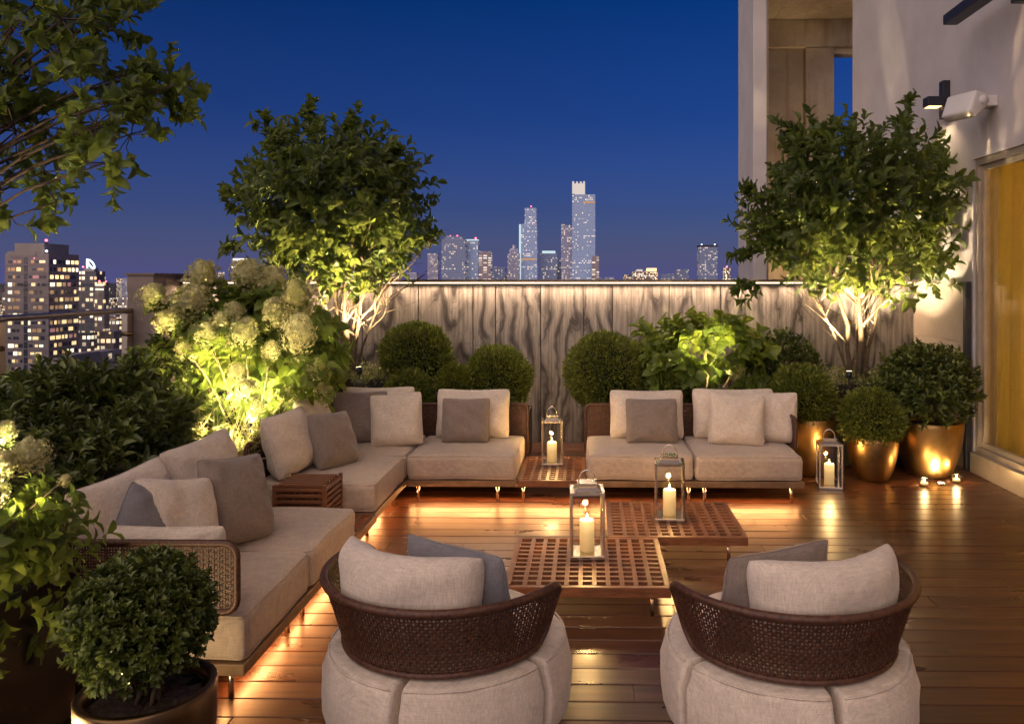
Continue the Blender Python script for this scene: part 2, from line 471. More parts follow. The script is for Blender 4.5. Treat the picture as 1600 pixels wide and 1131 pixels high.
# ------------------------------------------------------------------ the setting: deck, walls, house
deck = empty('deck', (0, 0, 0), kind='structure')
deck['label'] = 'dark polished hardwood deck of long boards running across the terrace'
PITCH, GAP = .137, .006
board_me = {}
row = 0
y = -1.6
while y < 8.30:
    cuts = [-4.72]
    x = -4.72 + random.uniform(1.4, 3.6)
    while x < 3.3:
        cuts.append(x); x += random.choice((2.4, 3.0, 3.6))
    cuts.append(3.44)
    if len(cuts) > 2 and cuts[-1] - cuts[-2] < .4: cuts.pop(-2)
    for a, b in zip(cuts[:-1], cuts[1:]):
        w = round(b - a - .004, 2)
        d = min(PITCH - GAP, 8.32 - y)
        if (w, d) not in board_me:
            board_me[(w, d)] = MB().box(-w / 2, w / 2, -d / 2, d / 2, -.025, 0).mesh('board', 'deck_wood', False, .003, 1)
        o = link('board', board_me[(w, d)], deck, ((a + b) / 2, y + d / 2, random.uniform(-.0012, .0008)))
        o.rotation_euler = (random.uniform(-.004, .004), random.uniform(-.0006, .0006), 0)
    y += PITCH; row += 1
slab = box('terrace_slab', 'dark_metal', -4.9, 3.44, -2.0, 8.7, -.5, -.04)
tag(slab, 'dark slab under the deck boards', kind='structure')

# back wall with veined panels and a cap light
wall = empty('feature_wall', (0, 8.34, 0), 0, 'waist to head high wall of veined grey-brown panels lit from under its cap', 'wall')
box('wall_core', 'dark_metal', -4.36, 3.44, .03, .30, 0, 1.69, wall)
seams = [-4.36, -3.72, -3.02, -2.40, -1.80, -1.22, -.98, -.50, -.05, .26, .86, 1.40, 1.66, 2.26, 2.86, 3.43]
kinds = [0, 0, 0, 0, .02, .9, .85, 1, 1, .05, .0, .95, .7, 0, 0]
seeds = [.11, .11, .31, .52, .52, .23, .64, .77, .77, .42, .42, .9, .15, .36, .36]
for i in range(len(seams) - 1):
    a, b = seams[i] + .005, seams[i + 1] - .005
    o = box('panel', 'veined_cladding', a, b, 0, .028, .0, 1.655, wall)
    o.color = (seeds[i], kinds[i], 0, 1)
    if i % 2: o.scale.x = -1
cap = box('cap', 'cap_stone', -4.36, 3.44, -.085, .34, 1.692, 1.722, wall, .004)
led = box('light_strip', 'led_white', -4.30, 3.42, -.052, -.040, 1.682, 1.690, cap)
led.location = (led.location.x - cap.location.x, led.location.y - cap.location.y, led.location.z - cap.location.z)
area('wall_wash', (-.45, -.060, 1.678), (R(-14), 0, 0), 7.7, .02, 27, (1, .70, .46), wall, 150)

pier = empty('end_pier', (0, 0, 0), 0, 'plain beige rendered pier where the glass balustrade meets the wall', 'pier')
box('pier_body', 'pier', -4.64, -4.37, 7.85, 8.64, -.5, 1.765, pier, .006)
box('pier_cap', 'cap_stone', -4.66, -4.35, 7.83, 8.66, 1.766, 1.785, pier)

# glass balustrade on the left edge
bal = empty('glass_balustrade', (-4.65, 0, 0), 0, 'glass balustrade with round metal handrail along the city edge', 'balustrade')
for (a, b) in ((-1.5, 1.18), (1.22, 3.88), (3.92, 6.04), (6.08, 7.83)):
    box('glass_pane', 'glass_rail', -.006, .006, a, b, .05, 1.685, bal)
MB().tube([(.05, -1.6, 1.41), (.05, 7.845, 1.41)], .026, 14).build('handrail', 'rail_steel', bal, True)
for yy in (1.2, 3.9, 6.06, 7.78):
    p = box('post', 'rail_steel', .02, .08, yy - .045, yy + .045, -.02, 1.384, bal, .004)
    MB().tube([(0, 0, 0), (.10, 0, 0)], .022, 10).build('clamp', 'bronze', p, True, loc=(-.02, -.05, 1.20))

# house on the right
house = empty('house_facade', (3.45, 0, 0), 0, 'pale rendered house wall with tall sliding glass doors', 'house')
DY0, DY1, DZ0, DZ1 = 1.6, 7.11, .18, 2.79
w = MB()
w.box(0, .32, DY1, 10.32, 0, 9)
w.box(0, .32, DY0, DY1, DZ1, 9)
w.box(0, .32, -2, DY0, -.4, 9)
w.build('wall', 'plaster', house)
box('sill', 'frame_bronze', -.03, .34, DY0, DY1, 0, DZ0, house, .004)
for (z0, z1) in ((0, 1.146), (1.152, 1.70)):
    box('stone_slab', 'stone_beige', -.028, -.001, 7.20, 8.335, z0, z1, house, .003)
box('downpipe', 'dark_metal', -.06, -.004, 7.125, 7.185, .0, 1.70, house, .01)
for zz in (1.702,):
    box('wall_joint', 'plaster', -.012, -.001, 7.125, 10.3, zz, zz + .02, house)
fr = MB()
fr.box(.02, .16, DY1 - .05, DY1 - .001, DZ0 + .001, DZ1 - .001); fr.box(.02, .16, DY0 + .001, DY1 - .05, DZ1 - .06, DZ1 - .001)
fr.box(.02, .16, DY0 + .001, DY1 - .05, DZ0 + .001, DZ0 + .05); fr.box(.02, .16, DY0 + .001, DY0 + .09, DZ0 + .05, DZ1 - .06)
door = fr.build('door_frame', 'frame_bronze', house, False)
ys = [DY0 + .09, 2.9, 4.2, 5.62, DY1 - .052]
for a, b in zip(ys[:-1], ys[1:]):
    s = MB(); e = .042
    s.box(.05, .10, a, a + e, DZ0 + .052, DZ1 - .062); s.box(.05, .10, b - e, b - .002, DZ0 + .052, DZ1 - .062)
    s.box(.05, .10, a + e, b - e, DZ1 - .062 - e, DZ1 - .062); s.box(.05, .10, a + e, b - e, DZ0 + .052, DZ0 + .052 + e)
    sl = s.build('sliding_door', 'frame_bronze', house)
    box('pane', 'glass_door', .072, .080, a + e, b - e, DZ0 + .052 + e, DZ1 - .062 - e, sl)
# curtains inside the doors
cv, cf = [], []
n = 420
for i in range(n + 1):
    yy = DY0 + .02 + (DY1 - DY0 - .04) * i / n
    wob = .085 * math.sin(yy * 22 + 1.6 * math.sin(yy * 3.7)) + .025 * math.sin(yy * 71)
    cv += [(3.45 + .235 + wob * .8, yy, .19), (3.45 + .235 + wob * .7, yy, 1.4), (3.45 + .235 + wob * .5, yy, 2.78)]
    if i: cf += [(3 * i - 3, 3 * i, 3 * i + 1, 3 * i - 2), (3 * i - 2, 3 * i + 1, 3 * i + 2, 3 * i - 1)]
cur = MB().add(cv, cf).build('curtain', 'curtain', None, True)
tag(cur, 'full-length golden curtain glowing behind the sliding glass doors', 'curtain')
room = MB()
room.box(6.0, 6.1, 0, 9, 0, 3.2); room.box(3.78, 6.1, 0, 9, 2.9, 3.0); room.box(3.78, 6.1, 0, 9, .05, .17); room.box(3.78, 6.1, 8.9, 9, .17, 2.9); room.box(3.78, 6.1, 0, .1, .17, 2.9)
tag(room.build('interior_wall', 'plaster'), 'room behind the curtains', kind='structure')
point('assumed_room_light', (4.75, 5.3, 1.9), 190, (1, .76, .42), .12)
rlm = empty('assumed_interior_lamp', (4.75, 5.3, .171), 0, 'assumed standing lamp lit inside the room behind the curtain', 'lamp')  # unseen lamp, assumed from the glowing curtain
MB().lathe([(0, 0), (.14, 0), (.14, .02), (.012, .03), (.012, 1.45), (0, 1.45)], 18).build('stand', 'dark_metal', rlm, True)
MB().lathe([(.20, 1.42), (.14, 1.58)], 20).build('lamp_shade', 'curtain', rlm, True)

# concrete frame of the neighbouring tower block behind the wall
cb = empty('concrete_frame', (0, 0, 0), 0, 'bare stained concrete bay of the tall block behind the wall', 'building')
box('fin', 'plaster', 2.22, 2.40, 10.6, 11.66, -12, 9.5, cb, .01)
box('fin_edge', 'concrete', 2.402, 2.44, 10.66, 12.5, -12, 9.5, cb, .01)
pb = 12.3
xs = at(1258, 0, Y=pb - .1).x, at(1303, 0, Y=pb - .1).x
box('back_panel', 'concrete', 2.44, xs[0], pb, pb + .2, 2.9, 5.72, cb)
box('back_panel', 'concrete', 2.44, xs[0], pb + .01, pb + .2, -12, 2.89, cb)
box('pilaster', 'concrete', xs[0] + .004, xs[1], pb - .12, pb + .2, -12, 5.3, cb, .01)
box('lintel', 'stone_beige', xs[1] - .01, 4.2, pb - .06, pb + .16, at(1310, 86, Y=pb).z, 5.3, cb)
box('beam', 'concrete', 2.44, 4.2, pb - .16, pb + .22, 5.304, 5.72, cb)
for a, b in ((2.44, 2.86), (2.87, 3.3), (3.31, 4.2)):
    box('soffit_panel', 'concrete', a, b, 10.62, pb + .2, 5.73, 6.1, cb)

box('added_loggia_floor', 'concrete', 2.445, 3.44, 10.66, pb - .13, .85, 1.0, cb)  # unseen slab, added so the assumed lamp has something to stand on
ll = empty('assumed_floor_lamp', (2.95, 11.25, 1.001), 0, 'assumed low floor uplight, unseen in the concrete bay behind the tree', 'lamp')  # no lamp in view; assumed from the warm light in the bay
MB().lathe([(0, 0), (.09, 0), (.09, .12), (.075, .13), (0, .13)], 20).build('lamp_body', 'dark_metal', ll, True)
MB().lathe([(.07, .131), (0, .133)], 16).build('lens', 'lamp_warm', ll, True)
spot('assumed_loggia_beam', (0, 0, .16), (0, .25, 4), 60, (1, .70, .36), 150, .9, .06, ll)

# fittings on the house wall
lamp = empty('wall_lamp', (3.45, 0, 0), 0, 'small black box wall lamp above the multi-stem tree by the house', 'wall lamp')
c = at(1462, 160, X=3.33)
box('lamp_body', 'dark_metal', -.22, -.07, c.y - .06, c.y + .06, c.z - .045, c.z + .045, lamp, .006)
box('back_plate', 'dark_metal', -.07, -.001, c.y - .045, c.y + .045, c.z - .16, c.z + .20, lamp, .004)
box('lens', 'led', -.205, -.085, c.y - .05, c.y + .05, c.z - .050, c.z - .0455, lamp)
spot('lamp_light', (-.15, c.y, c.z - .07), (-.12, c.y, 0), 5, (1, .74, .45), 110, .8, .03, lamp)
sp = empty('loudspeaker', at(1512, 166, X=3.24), 0, 'white wedge-shaped outdoor loudspeaker on a wall bracket', 'loudspeaker')
b = MB()
pr = [(-.15, -.08), (-.075, -.13), (.07, -.015), (.07, .075), (-.075, .105)]
hw = .15
b.add([(x, -hw, z) for x, z in pr] + [(x, hw, z) for x, z in pr], [(0, 1, 2, 3, 4)] + [(9, 8, 7, 6, 5)] + [(i, 5 + i, 5 + (i + 1) % 5, (i + 1) % 5) for i in range(5)])
b.build('cabinet', 'speaker_white', sp, True, .022, 3, rot=(0, 0, R(24)))
MB().tube([(0, -.175, .02), (0, .175, .02)], .04, 18).build('pivot', 'speaker_white', sp, True, rot=(0, 0, R(24)))
box('bracket', 'speaker_white', .05, .208, -.10, .04, -.02, .07, sp, .01)
aw = empty('heater_bar', (3.45, 0, 0), 0, 'dark blue metal bar fitting on a bracket high on the house wall', 'heater')
c = at(1487, 34, X=3.20)
box('bar', 'dark_metal', -.33, -.20, c.y - 1.5, c.y, c.z - .035, c.z + .055, aw, .01)
box('bracket', 'dark_metal', -.21, -.001, c.y - .95, c.y - .88, c.z - .16, c.z + .02, aw, .01)
box('wall_plate', 'dark_metal', -.03, -.0015, c.y - 1.02, c.y - .81, c.z - .22, c.z + .10, aw, .006)

# ------------------------------------------------------------------ planters
def planter(x0, x1, y0, y1, h, label, name='planter_box'):
    p = empty(name, ((x0 + x1) / 2, (y0 + y1) / 2, 0), 0, label, 'planter')
    hx, hy, t_ = (x1 - x0) / 2, (y1 - y0) / 2, .02
    box('side_panel', 'planter_dark', -hx, -hx + t_, -hy, hy, .02, h, p, .002)
    box('side_panel', 'planter_dark', hx - t_, hx, -hy, hy, .02, h, p, .002)
    box('end_panel', 'planter_dark', -hx + t_, hx - t_, -hy, -hy + t_, .02, h, p, .002)
    box('end_panel', 'planter_dark', -hx + t_, hx - t_, hy - t_, hy, .02, h, p, .002)
    m = MB(); nx, ny = max(4, int(hx * 18)), max(4, int(hy * 18))
    for j in range(ny + 1):
        for i in range(nx + 1):
            m.v.append((-hx + t_ + (2 * hx - 2 * t_) * i / nx, -hy + t_ + (2 * hy - 2 * t_) * j / ny, h - .05 + random.uniform(-.012, .014)))
    for j in range(ny):
        for i in range(nx):
            a = j * (nx + 1) + i; m.f.append((a, a + 1, a + nx + 2, a + nx + 1))
    m.build('soil', 'soil', p, True)
    return p
planter(-2.78, -2.0, .7, 3.04, .60, 'long dark planter holding the hydrangea nearest the camera')
planter(-4.3, -2.34, 3.12, 5.62, .50, 'dark planter behind the long sofa under the dense leafy shrub')
planter(-3.7, -2.34, 5.66, 7.15, .52, 'dark corner planter under the tall lit hydrangea')
planter(-2.74, -1.88, 7.22, 8.12, .80, 'tall dark square planter of the multi-stem tree beside the lit hydrangea')
planter(-1.80, -.56, 7.02, 7.90, .46, 'low dark planter of the clipped balls behind the corner sofa')
planter(.02, 1.86, 7.04, 7.92, .46, 'low dark planter behind the two-seat sofa')
planter(2.22, 3.05, 7.24, 8.10, .76, 'tall dark square planter of the multi-stem tree by the house')

def bowl_pot(name, x, y, rt, rb, h, mat, label):
    p = empty(name, (x, y, 0), 0, label, 'plant pot')
    prof = [(0, 0), (rb * .8, 0), (rb, .012)]
    for k in range(1, 13):
        s_ = k / 12
        prof.append((rb + (rt - rb) * math.sin(s_ * math.pi / 2) ** .75, .012 + (h - .012) * s_))
    prof += [(rt - .004, h + .006), (rt - .022, h + .006), (rt - .028, h - .03), (rt - .04, h - .10)]
    MB().lathe(prof, 56).build('pot_body', mat, p, True)
    m = MB(); m.lathe([(0, h - .035), (rt * .4, h - .04), (rt * .7, h - .038), (rt - .03, h - .045)], 40)
    m.v = [(a, b, c + random.uniform(-.008, .012)) for a, b, c in m.v]
    m.build('soil', 'soil', p, True)
    return p
bowl_pot('bronze_pot', -1.40, 2.48, .205, .165, .41, 'bronze', 'bronze glazed pot with leafy shrub beside the wicker arm of the long sofa')
bowl_pot('gold_pot', 2.45, 6.82, .215, .13, .37, 'gold_pot', 'smallest gold bowl pot, between the floor lantern and the big gold pot')
bowl_pot('gold_pot', 3.00, 6.98, .285, .17, .48, 'gold_pot', 'biggest gold pot, glowing from lights at its foot by the glass doors')
bowl_pot('gold_pot', 1.98, 7.02, .24, .17, .50, 'gold_pot', 'gold pot half hidden behind the end of the two-seat sofa')


# ------------------------------------------------------------------ furniture
def rounded(name, w, d, h, r, mat, parent=None, loc=None, puff=.012, n=12, seed=0):
    """soft block cushion, base centre at origin"""
    hx, hy, hz = w / 2, d / 2, h / 2
    bm = bmesh.new(); bmesh.ops.create_cube(bm, size=2)
    bmesh.ops.subdivide_edges(bm, edges=bm.edges[:], cuts=n, use_grid_fill=True)
    rr = random.Random(seed)
    ph = [rr.uniform(0, 6) for _ in range(6)]
    for v in bm.verts:
        u = v.co.copy()
        u = Vector([math.copysign(1 - (1 - abs(a)) ** 1.6, a) if abs(a) < 1 else a for a in u])
        p = Vector((u.x * hx, u.y * hy, u.z * hz))
        q = Vector((max(-hx + r, min(hx - r, p.x)), max(-hy + r, min(hy - r, p.y)), max(-hz + r, min(hz - r, p.z))))
        dlt = p - q
        if dlt.length > 1e-6: p = q + dlt.normalized() * r
        p.z += puff * (1 - u.x ** 2) * (1 - u.y ** 2) * (1 if u.z > 0 else -.0)
        k = .003
        if u.z > 0: p.z += .006 * math.exp(-6 * (1 - max(abs(u.x), abs(u.y)))) * 0 + .0035 * math.sin(17 * u.x + 5 * math.sin(4 * u.y + ph[5])) * (1 - u.x ** 4) * (1 - u.y ** 4)
        p.x += k * math.sin(p.y * 13 + ph[0]) + k * .6 * math.sin(p.z * 31 + p.y * 19 + ph[1])
        p.y += k * math.sin(p.x * 12 + ph[2]) + k * .6 * math.sin(p.z * 27 + p.x * 17 + ph[3])
        p.z += k * math.sin(p.x * 9 + p.y * 7 + ph[4])
        v.co = p + Vector((0, 0, hz))
    me = bpy.data.meshes.new(name); bm.to_mesh(me); bm.free()
    for p in me.polygons: p.use_smooth = True
    me.materials.append(M[mat])
    o = link(name, me, parent, loc)
    o2 = r * .293
    for zz in (h - o2 + .001, o2 - .001):                         # piped seams round the top and bottom edge
        pts = []
        for (cx, cy, a0) in ((hx - r, hy - r, 0), (-hx + r, hy - r, 90), (-hx + r, -hy + r, 180), (hx - r, -hy + r, 270)):
            for q in range(5):
                a_ = R(a0 + 22.5 * q); pts.append((cx + (r - o2 + .001) * math.cos(a_), cy + (r - o2 + .001) * math.sin(a_), zz + rr.uniform(-.0012, .0012)))
        fine = []
        for i in range(len(pts)):
            p_, q_ = Vector(pts[i]), Vector(pts[(i + 1) % len(pts)])
            m_ = max(1, int((q_ - p_).length / .05))
            for s_ in range(m_):
                v_ = p_.lerp(q_, s_ / m_); k = .003
                fine.append((v_.x + k * math.sin(v_.y * 13 + ph[0]), v_.y + k * math.sin(v_.x * 12 + ph[2]), v_.z + k * math.sin(v_.x * 9 + v_.y * 7 + ph[4])))
        MB().tube(fine, .004, 6, closed=True).build('piping', mat, o, True)
    return o

def weave(pt, nrm, nu, nv, su, sv, wd, mat, parent, th=.0016, name='weave'):
    """woven cane: strands along u and v on the surface pt(u, v)"""
    vs_, fs_ = [], []
    def strand(pts, ns):
        b = len(vs_)
        m = len(pts)
        for i in range(m):
            d = (pts[min(i + 1, m - 1)] - pts[max(i - 1, 0)])
            s_ = d.cross(ns[i]); s_.normalize()
            vs_.extend([pts[i] + s_ * wd / 2 + ns[i] * th, pts[i] - s_ * wd / 2 + ns[i] * th, pts[i] - s_ * wd / 2 - ns[i] * th, pts[i] + s_ * wd / 2 - ns[i] * th])
        for i in range(m - 1):
            for k in range(4):
                fs_.append((b + 4 * i + k, b + 4 * i + (k + 1) % 4, b + 4 * i + 4 + (k + 1) % 4, b + 4 * i + 4 + k))
    for i in range(nu):
        u = (i + .5) / nu + random.uniform(-.12, .12) / nu
        q = [(u, j / sv) for j in range(sv + 1)]
        strand([pt(*a) for a in q], [nrm(*a) for a in q])
    for j in range(nv):
        w_ = (j + .5) / nv + random.uniform(-.12, .12) / nv
        q = [(i / su, w_) for i in range(su + 1)]
        strand([pt(*a) + nrm(*a) * (.0026 if (i + j) % 2 else -.0026) for i, a in enumerate(q)], [nrm(*a) for a in q])
    o = MB().add(vs_, fs_).build(name, mat, parent)
    o['kind'] = 'stuff'
    return o

def flat_weave(parent, a, b, z0, z1, pitch=.011, rim=.014, corner=.05, label=None):
    """straight woven panel between plan points a and b, with a rounded rim tube"""
    a, b = Vector((*a, 0)), Vector((*b, 0))
    d = (b - a); L = d.length; d.normalize(); n = Vector((d.y, -d.x, 0))
    bk = empty('backrest', (0, 0, 0)); bk.parent = parent
    f = lambda u, v: a + d * (u * L) + Vector((0, 0, z0 + (z1 - z0) * v))
    weave(f, lambda u, v: n, int(L / pitch), int((z1 - z0) / pitch), max(8, int(L / pitch / 2)), 4, .0066, 'cane', bk)
    pts = []
    def arc(cx, cz, a0):
        for k in range(5):
            t_ = R(a0 + 90 * k / 4); pts.append(a + d * (cx + corner * math.cos(t_)) + Vector((0, 0, cz + corner * math.sin(t_))))
    arc(L - corner, z0 + corner, -90); arc(L - corner, z1 - corner, 0); arc(corner, z1 - corner, 90); arc(corner, z0 + corner, 180)
    MB().tube(pts, rim, 10, closed=True).build('rim', 'cane', bk, True)
    return bk

SEAT_Z, B0, B1 = .365, .125, .172
def leg(parent, x, y):
    MB().lathe([(.012, 0), (.012, B0)], 12).build('leg', 'steel', parent, True, loc=(x, y, 0))
def assumed_under_light(parent, x, y, sx, sy, power):  # strips out of view, assumed from the glow on the deck
    box('light_strip', 'led', x - sx / 2, x + sx / 2, y - sy / 2, y + sy / 2, B0 - .012, B0 - .002, parent)
    area('assumed_strip_light', (x, y, B0 - .016), (0, R(-58), 0) if sy > sx else (R(-58), 0, 0), sx, sy, power * .52, (1, .41, .13), parent)

# long sofa, left
s1 = empty('long_sofa', (0, 0, 0), 0, 'long two-seat sofa with taupe seats and wicker arm nearest the camera', 'sofa')
box('base', 'base_wood', -2.20, -1.372, 3.12, 4.66, B0, B1, s1, .004)
rounded('seat_cushion', .83, .765, .195, .045, 'fabric_seat', s1, (-1.785, 3.508, B1), seed=1)
rounded('seat_cushion', .83, .765, .195, .045, 'fabric_seat', s1, (-1.785, 4.278, B1), seed=2)
for x, y in ((-1.46, 3.20), (-1.46, 3.80), (-1.46, 4.0), (-1.46, 4.58), (-2.1, 3.2), (-2.1, 4.58)): leg(s1, x, y)
flat_weave(s1, (-2.235, 4.64), (-2.235, 3.09), .18, .66)
flat_weave(s1, (-2.22, 3.085), (-1.385, 3.085), .395, .668)
assumed_under_light(s1, -1.50, 3.89, .02, 1.4, 7)
# corner sofa
s2 = empty('corner_sofa', (0, 0, 0), 0, 'L-shaped corner sofa with taupe seats below the lit hydrangea', 'sofa')
box('base', 'base_wood', -2.22, -1.402, 5.17, 6.86, B0, B1, s2, .004)
box('base', 'base_wood', -1.398, -.545, 6.03, 6.86, B0, B1, s2, .004)
rounded('seat_cushion', .82, .855, .195, .045, 'fabric_seat', s2, (-1.81, 5.60, B1), seed=3)
rounded('seat_cushion', .82, .825, .195, .045, 'fabric_seat', s2, (-1.81, 6.445, B1), seed=4)
rounded('seat_cushion', .85, .83, .195, .045, 'fabric_seat', s2, (-.972, 6.445, B1), seed=5)
for x, y in ((-1.48, 5.25), (-1.48, 5.95), (-1.32, 6.10), (-.70, 6.10), (-2.1, 5.25), (-.7, 6.78)): leg(s2, x, y)
flat_weave(s2, (-2.255, 6.86), (-2.255, 5.15), .18, .62)
flat_weave(s2, (-2.22, 6.895), (-.53, 6.895), .18, .625)
assumed_under_light(s2, -1.58, 5.6, .02, .75, 5)
assumed_under_light(s2, -.97, 6.14, .84, .02, 4.4)
# two-seat sofa, right
s3 = empty('two_seat_sofa', (0, 0, 0), 0, 'two-seat sofa with taupe seats in front of the clipped balls, right of the lantern', 'sofa')
s3['label'] = 'two-seat sofa against the wall, ending beside the gold pots'
box('base', 'base_wood', -.012, 1.65, 6.03, 6.86, B0, B1, s3, .004)
rounded('seat_cushion', .826, .83, .195, .045, 'fabric_seat', s3, (.402, 6.445, B1), seed=6)
rounded('seat_cushion', .826, .83, .195, .045, 'fabric_seat', s3, (1.236, 6.445, B1), seed=7)
for x, y in ((.06, 6.78), (.78, 6.10), (.90, 6.10), (1.57, 6.10), (1.57, 6.78)): leg(s3, x, y)
flat_weave(s3, (-.02, 6.895), (1.66, 6.895), .18, .625)
flat_weave(s3, (1.668, 6.34), (1.668, 6.87), .34, .60)
assumed_under_light(s3, .82, 6.14, 1.62, .02, 8)

def lattice_table(name, x0, x1, y0, y1, top, label, legs, apron=.05, nx=None, ny=None, slat=.024, light=0):
    t = empty(name, ((x0 + x1) / 2, (y0 + y1) / 2, 0), 0, label, 'table')
    hx, hy = (x1 - x0) / 2, (y1 - y0) / 2; fw = .032
    for (a, b, c, d) in ((-hx, hx, -hy, -hy + fw), (-hx, hx, hy - fw, hy), (-hx, -hx + fw, -hy + fw, hy - fw), (hx - fw, hx, -hy + fw, hy - fw)):
        box('frame_rail', 'teak', a, b, c, d, top - apron, top, t, .003)
    nx = nx or round((2 * hx - 2 * fw) / .073); ny = ny or round((2 * hy - 2 * fw) / .073)
    for i in range(1, nx):
        x = -hx + fw + (2 * hx - 2 * fw) * i / nx
        box('slat', 'teak', x - slat / 2, x + slat / 2, -hy + fw, hy - fw, top - .028, top - .001, t, .002, seg=1)
    for j in range(1, ny):
        y = -hy + fw + (2 * hy - 2 * fw) * j / ny
        box('slat', 'teak', -hx + fw, hx - fw, y - slat / 2, y + slat / 2, top - .026, top - .003, t, .002, seg=1)
    for x, y in legs:
        MB().lathe([(.011, 0), (.011, top - apron)], 12).build('leg', 'steel', t, True, loc=(x - (x0 + x1) / 2, y - (y0 + y1) / 2, 0))
    return t
lattice_table('lattice_coffee_table', -.425, .42, 3.955, 4.735, .165, 'lattice-top wooden coffee table nearest the two round armchairs', ((.33, 4.02), (-.35, 4.02), (-.35, 4.66), (.33, 4.66)), .052, 11, 11)
lattice_table('lattice_coffee_table', .125, .965, 4.745, 5.515, .165, 'lattice-top wooden coffee table nearer the two-seat sofa', ((.86, 4.82), (.2, 4.82), (.2, 5.44), (.86, 5.44)), .052, 11, 11)
tb = lattice_table('lattice_side_table', -.54, -.018, 6.03, 6.88, .175, 'lattice platform table set between the corner sofa and the two-seat sofa', ((-.50, 6.10), (-.06, 6.80)), .05, 7, 12)
assumed_under_light(tb, 0, -.31, .51, .02, 2.7)
tb = lattice_table('lattice_side_table', -2.20, -1.385, 4.68, 5.15, .175, 'lattice platform table in the gap between long sofa and corner sofa', ((-1.46, 4.74), (-2.1, 5.1)), .05, 11, 6)
assumed_under_light(tb, .21, 0, .02, .42, 3)
# slatted cube
cube = empty('slatted_cube', (-1.77, 4.96, .177), 0, 'small slatted teak cube standing between the long sofa and the corner sofa', 'side table')
hw, hh = .155, .275
for sx in (-1, 1):
    for sy in (-1, 1):
        box('corner_post', 'teak', sx * hw - .011, sx * hw + .011, sy * hw - .011, sy * hw + .011, 0, hh, cube, .002)
for sx in (-1, 1):
    for k in range(7):
        z = .012 + k * .037
        box('slat', 'teak', -hw + .011, hw - .011, sx * hw - .008, sx * hw + .008, z, z + .02, cube, .0015, seg=1)
        box('slat', 'teak', sx * hw - .008, sx * hw + .008, -hw + .011, hw - .011, z, z + .02, cube, .0015, seg=1)
    for k in range(7):
        x = -hw + .04 + k * .0383
        box('slat', 'teak', x - .009, x + .009, sx * (hw - .017) - .006, sx * (hw - .017) + .006, .005, hh - .025, cube, .0015, seg=1)
        box('slat', 'teak', sx * (hw - .017) - .006, sx * (hw - .017) + .006, x - .009, x + .009, .005, hh - .025, cube, .0015, seg=1)
for k in range(6):
    y = -hw + .035 + k * .048
    box('slat', 'teak', -hw + .012, hw - .012, y - .013, y + .013, hh - .022, hh - .002, cube, .002, seg=1)

# loose cushions
def pillow_mesh(w, h, t_, mat, seed):
    r = random.Random(seed); n = 26
    ph = [r.uniform(0, 6.28) for _ in range(8)]
    vs_, fs_ = [], []
    def prof(a): return max(0.0, 1 - abs(a) ** 3.0) ** .52
    for side in (1, -1):
        for j in range(n + 1):
            for i in range(n + 1):
                u = -math.cos(math.pi * i / n); v = -math.cos(math.pi * j / n)
                th = t_ * .62 * prof(u) * prof(v)
                wr = .015 * math.sin(6 * u + 3.5 * v + ph[0]) * math.sin(5 * v + ph[1]) + .006 * math.sin(13 * u * v + ph[2] + 4 * u)
                # creases running in from the corners
                for cu, cv_, k in ((1, 1, 3), (-1, 1, 4), (1, -1, 5), (-1, -1, 6)):
                    du, dv = u - cu, v - cv_; rad = math.hypot(du, dv)
                    wr += .024 * math.exp(-rad * 1.5) * math.sin(7 * math.atan2(dv, du) + ph[k])
                pin_x = 1 - .055 * (1 - u * u) * abs(v) ** 3 * 0 - .035 * (1 - v * v)
                pin_z = 1 - .035 * (1 - u * u)
                sag = -.02 * h * (1 - u * u) * (1 if v > 0 else 0) * v
                pin_x *= 1 - .05 * abs(v) ** 8; pin_z *= 1 - .05 * abs(u) ** 8
                vs_.append((u * w / 2 * pin_x, side * -(th * (1 + .25 * -v)) + wr * prof(u) * prof(v) * side * .6 * -1, v * h / 2 * pin_z + sag + h / 2))
    N = (n + 1) ** 2
    for s_ in (0, 1):
        for j in range(n):
            for i in range(n):
                a = s_ * N + j * (n + 1) + i
                q = (a, a + 1, a + n + 2, a + n + 1)
                fs_.append(q if s_ == 0 else q[::-1])
    m = MB().add(vs_, fs_)
    me = m.mesh('cushion', mat, True)
    bm = bmesh.new(); bm.from_mesh(me); bmesh.ops.remove_doubles(bm, verts=bm.verts[:], dist=.0008); bm.to_mesh(me); bm.free()
    for p in me.polygons: p.use_smooth = True
    # piped seam
    e = []
    for k in range(4 * n):
        s_, i = divmod(k, n)
        uu = -math.cos(math.pi * i / n)
        u, v = ((uu, -1), (1, uu), (-uu, 1), (-1, -uu))[s_]
        e.append((u * w / 2 * (1 - .035 * (1 - v * v)) * (1 - .05 * abs(v) ** 8), 0, v * h / 2 * (1 - .035 * (1 - u * u)) * (1 - .05 * abs(u) ** 8) + h / 2 - .02 * h * (1 - u * u) * (v if v > 0 else 0)))
    pm = MB().tube(e, .0035, 5, closed=True).mesh('piping', mat, True)
    return me, pm
PN = [0]
def pillow(name, label, base, w, h, t_, yaw, tilt, mat, roll=0):
    PN[0] += 1
    me, pm = pillow_mesh(w, h, t_, mat, PN[0])
    o = link(name, me)
    o.matrix_world = Matrix.Translation(base) @ Matrix.Rotation(R(yaw), 4, 'Z') @ Matrix.Rotation(R(-tilt), 4, 'X') @ Matrix.Translation((0, 0, h / 2)) @ Matrix.Rotation(R(roll), 4, 'Y') @ Matrix.Translation((0, 0, -h / 2))
    link('piping', pm, o)
    return tag(o, label, 'cushion')
TOP = SEAT_Z + .008
L_, T_, G_ = 'fabric_light', 'fabric_taupe', 'fabric_grey'
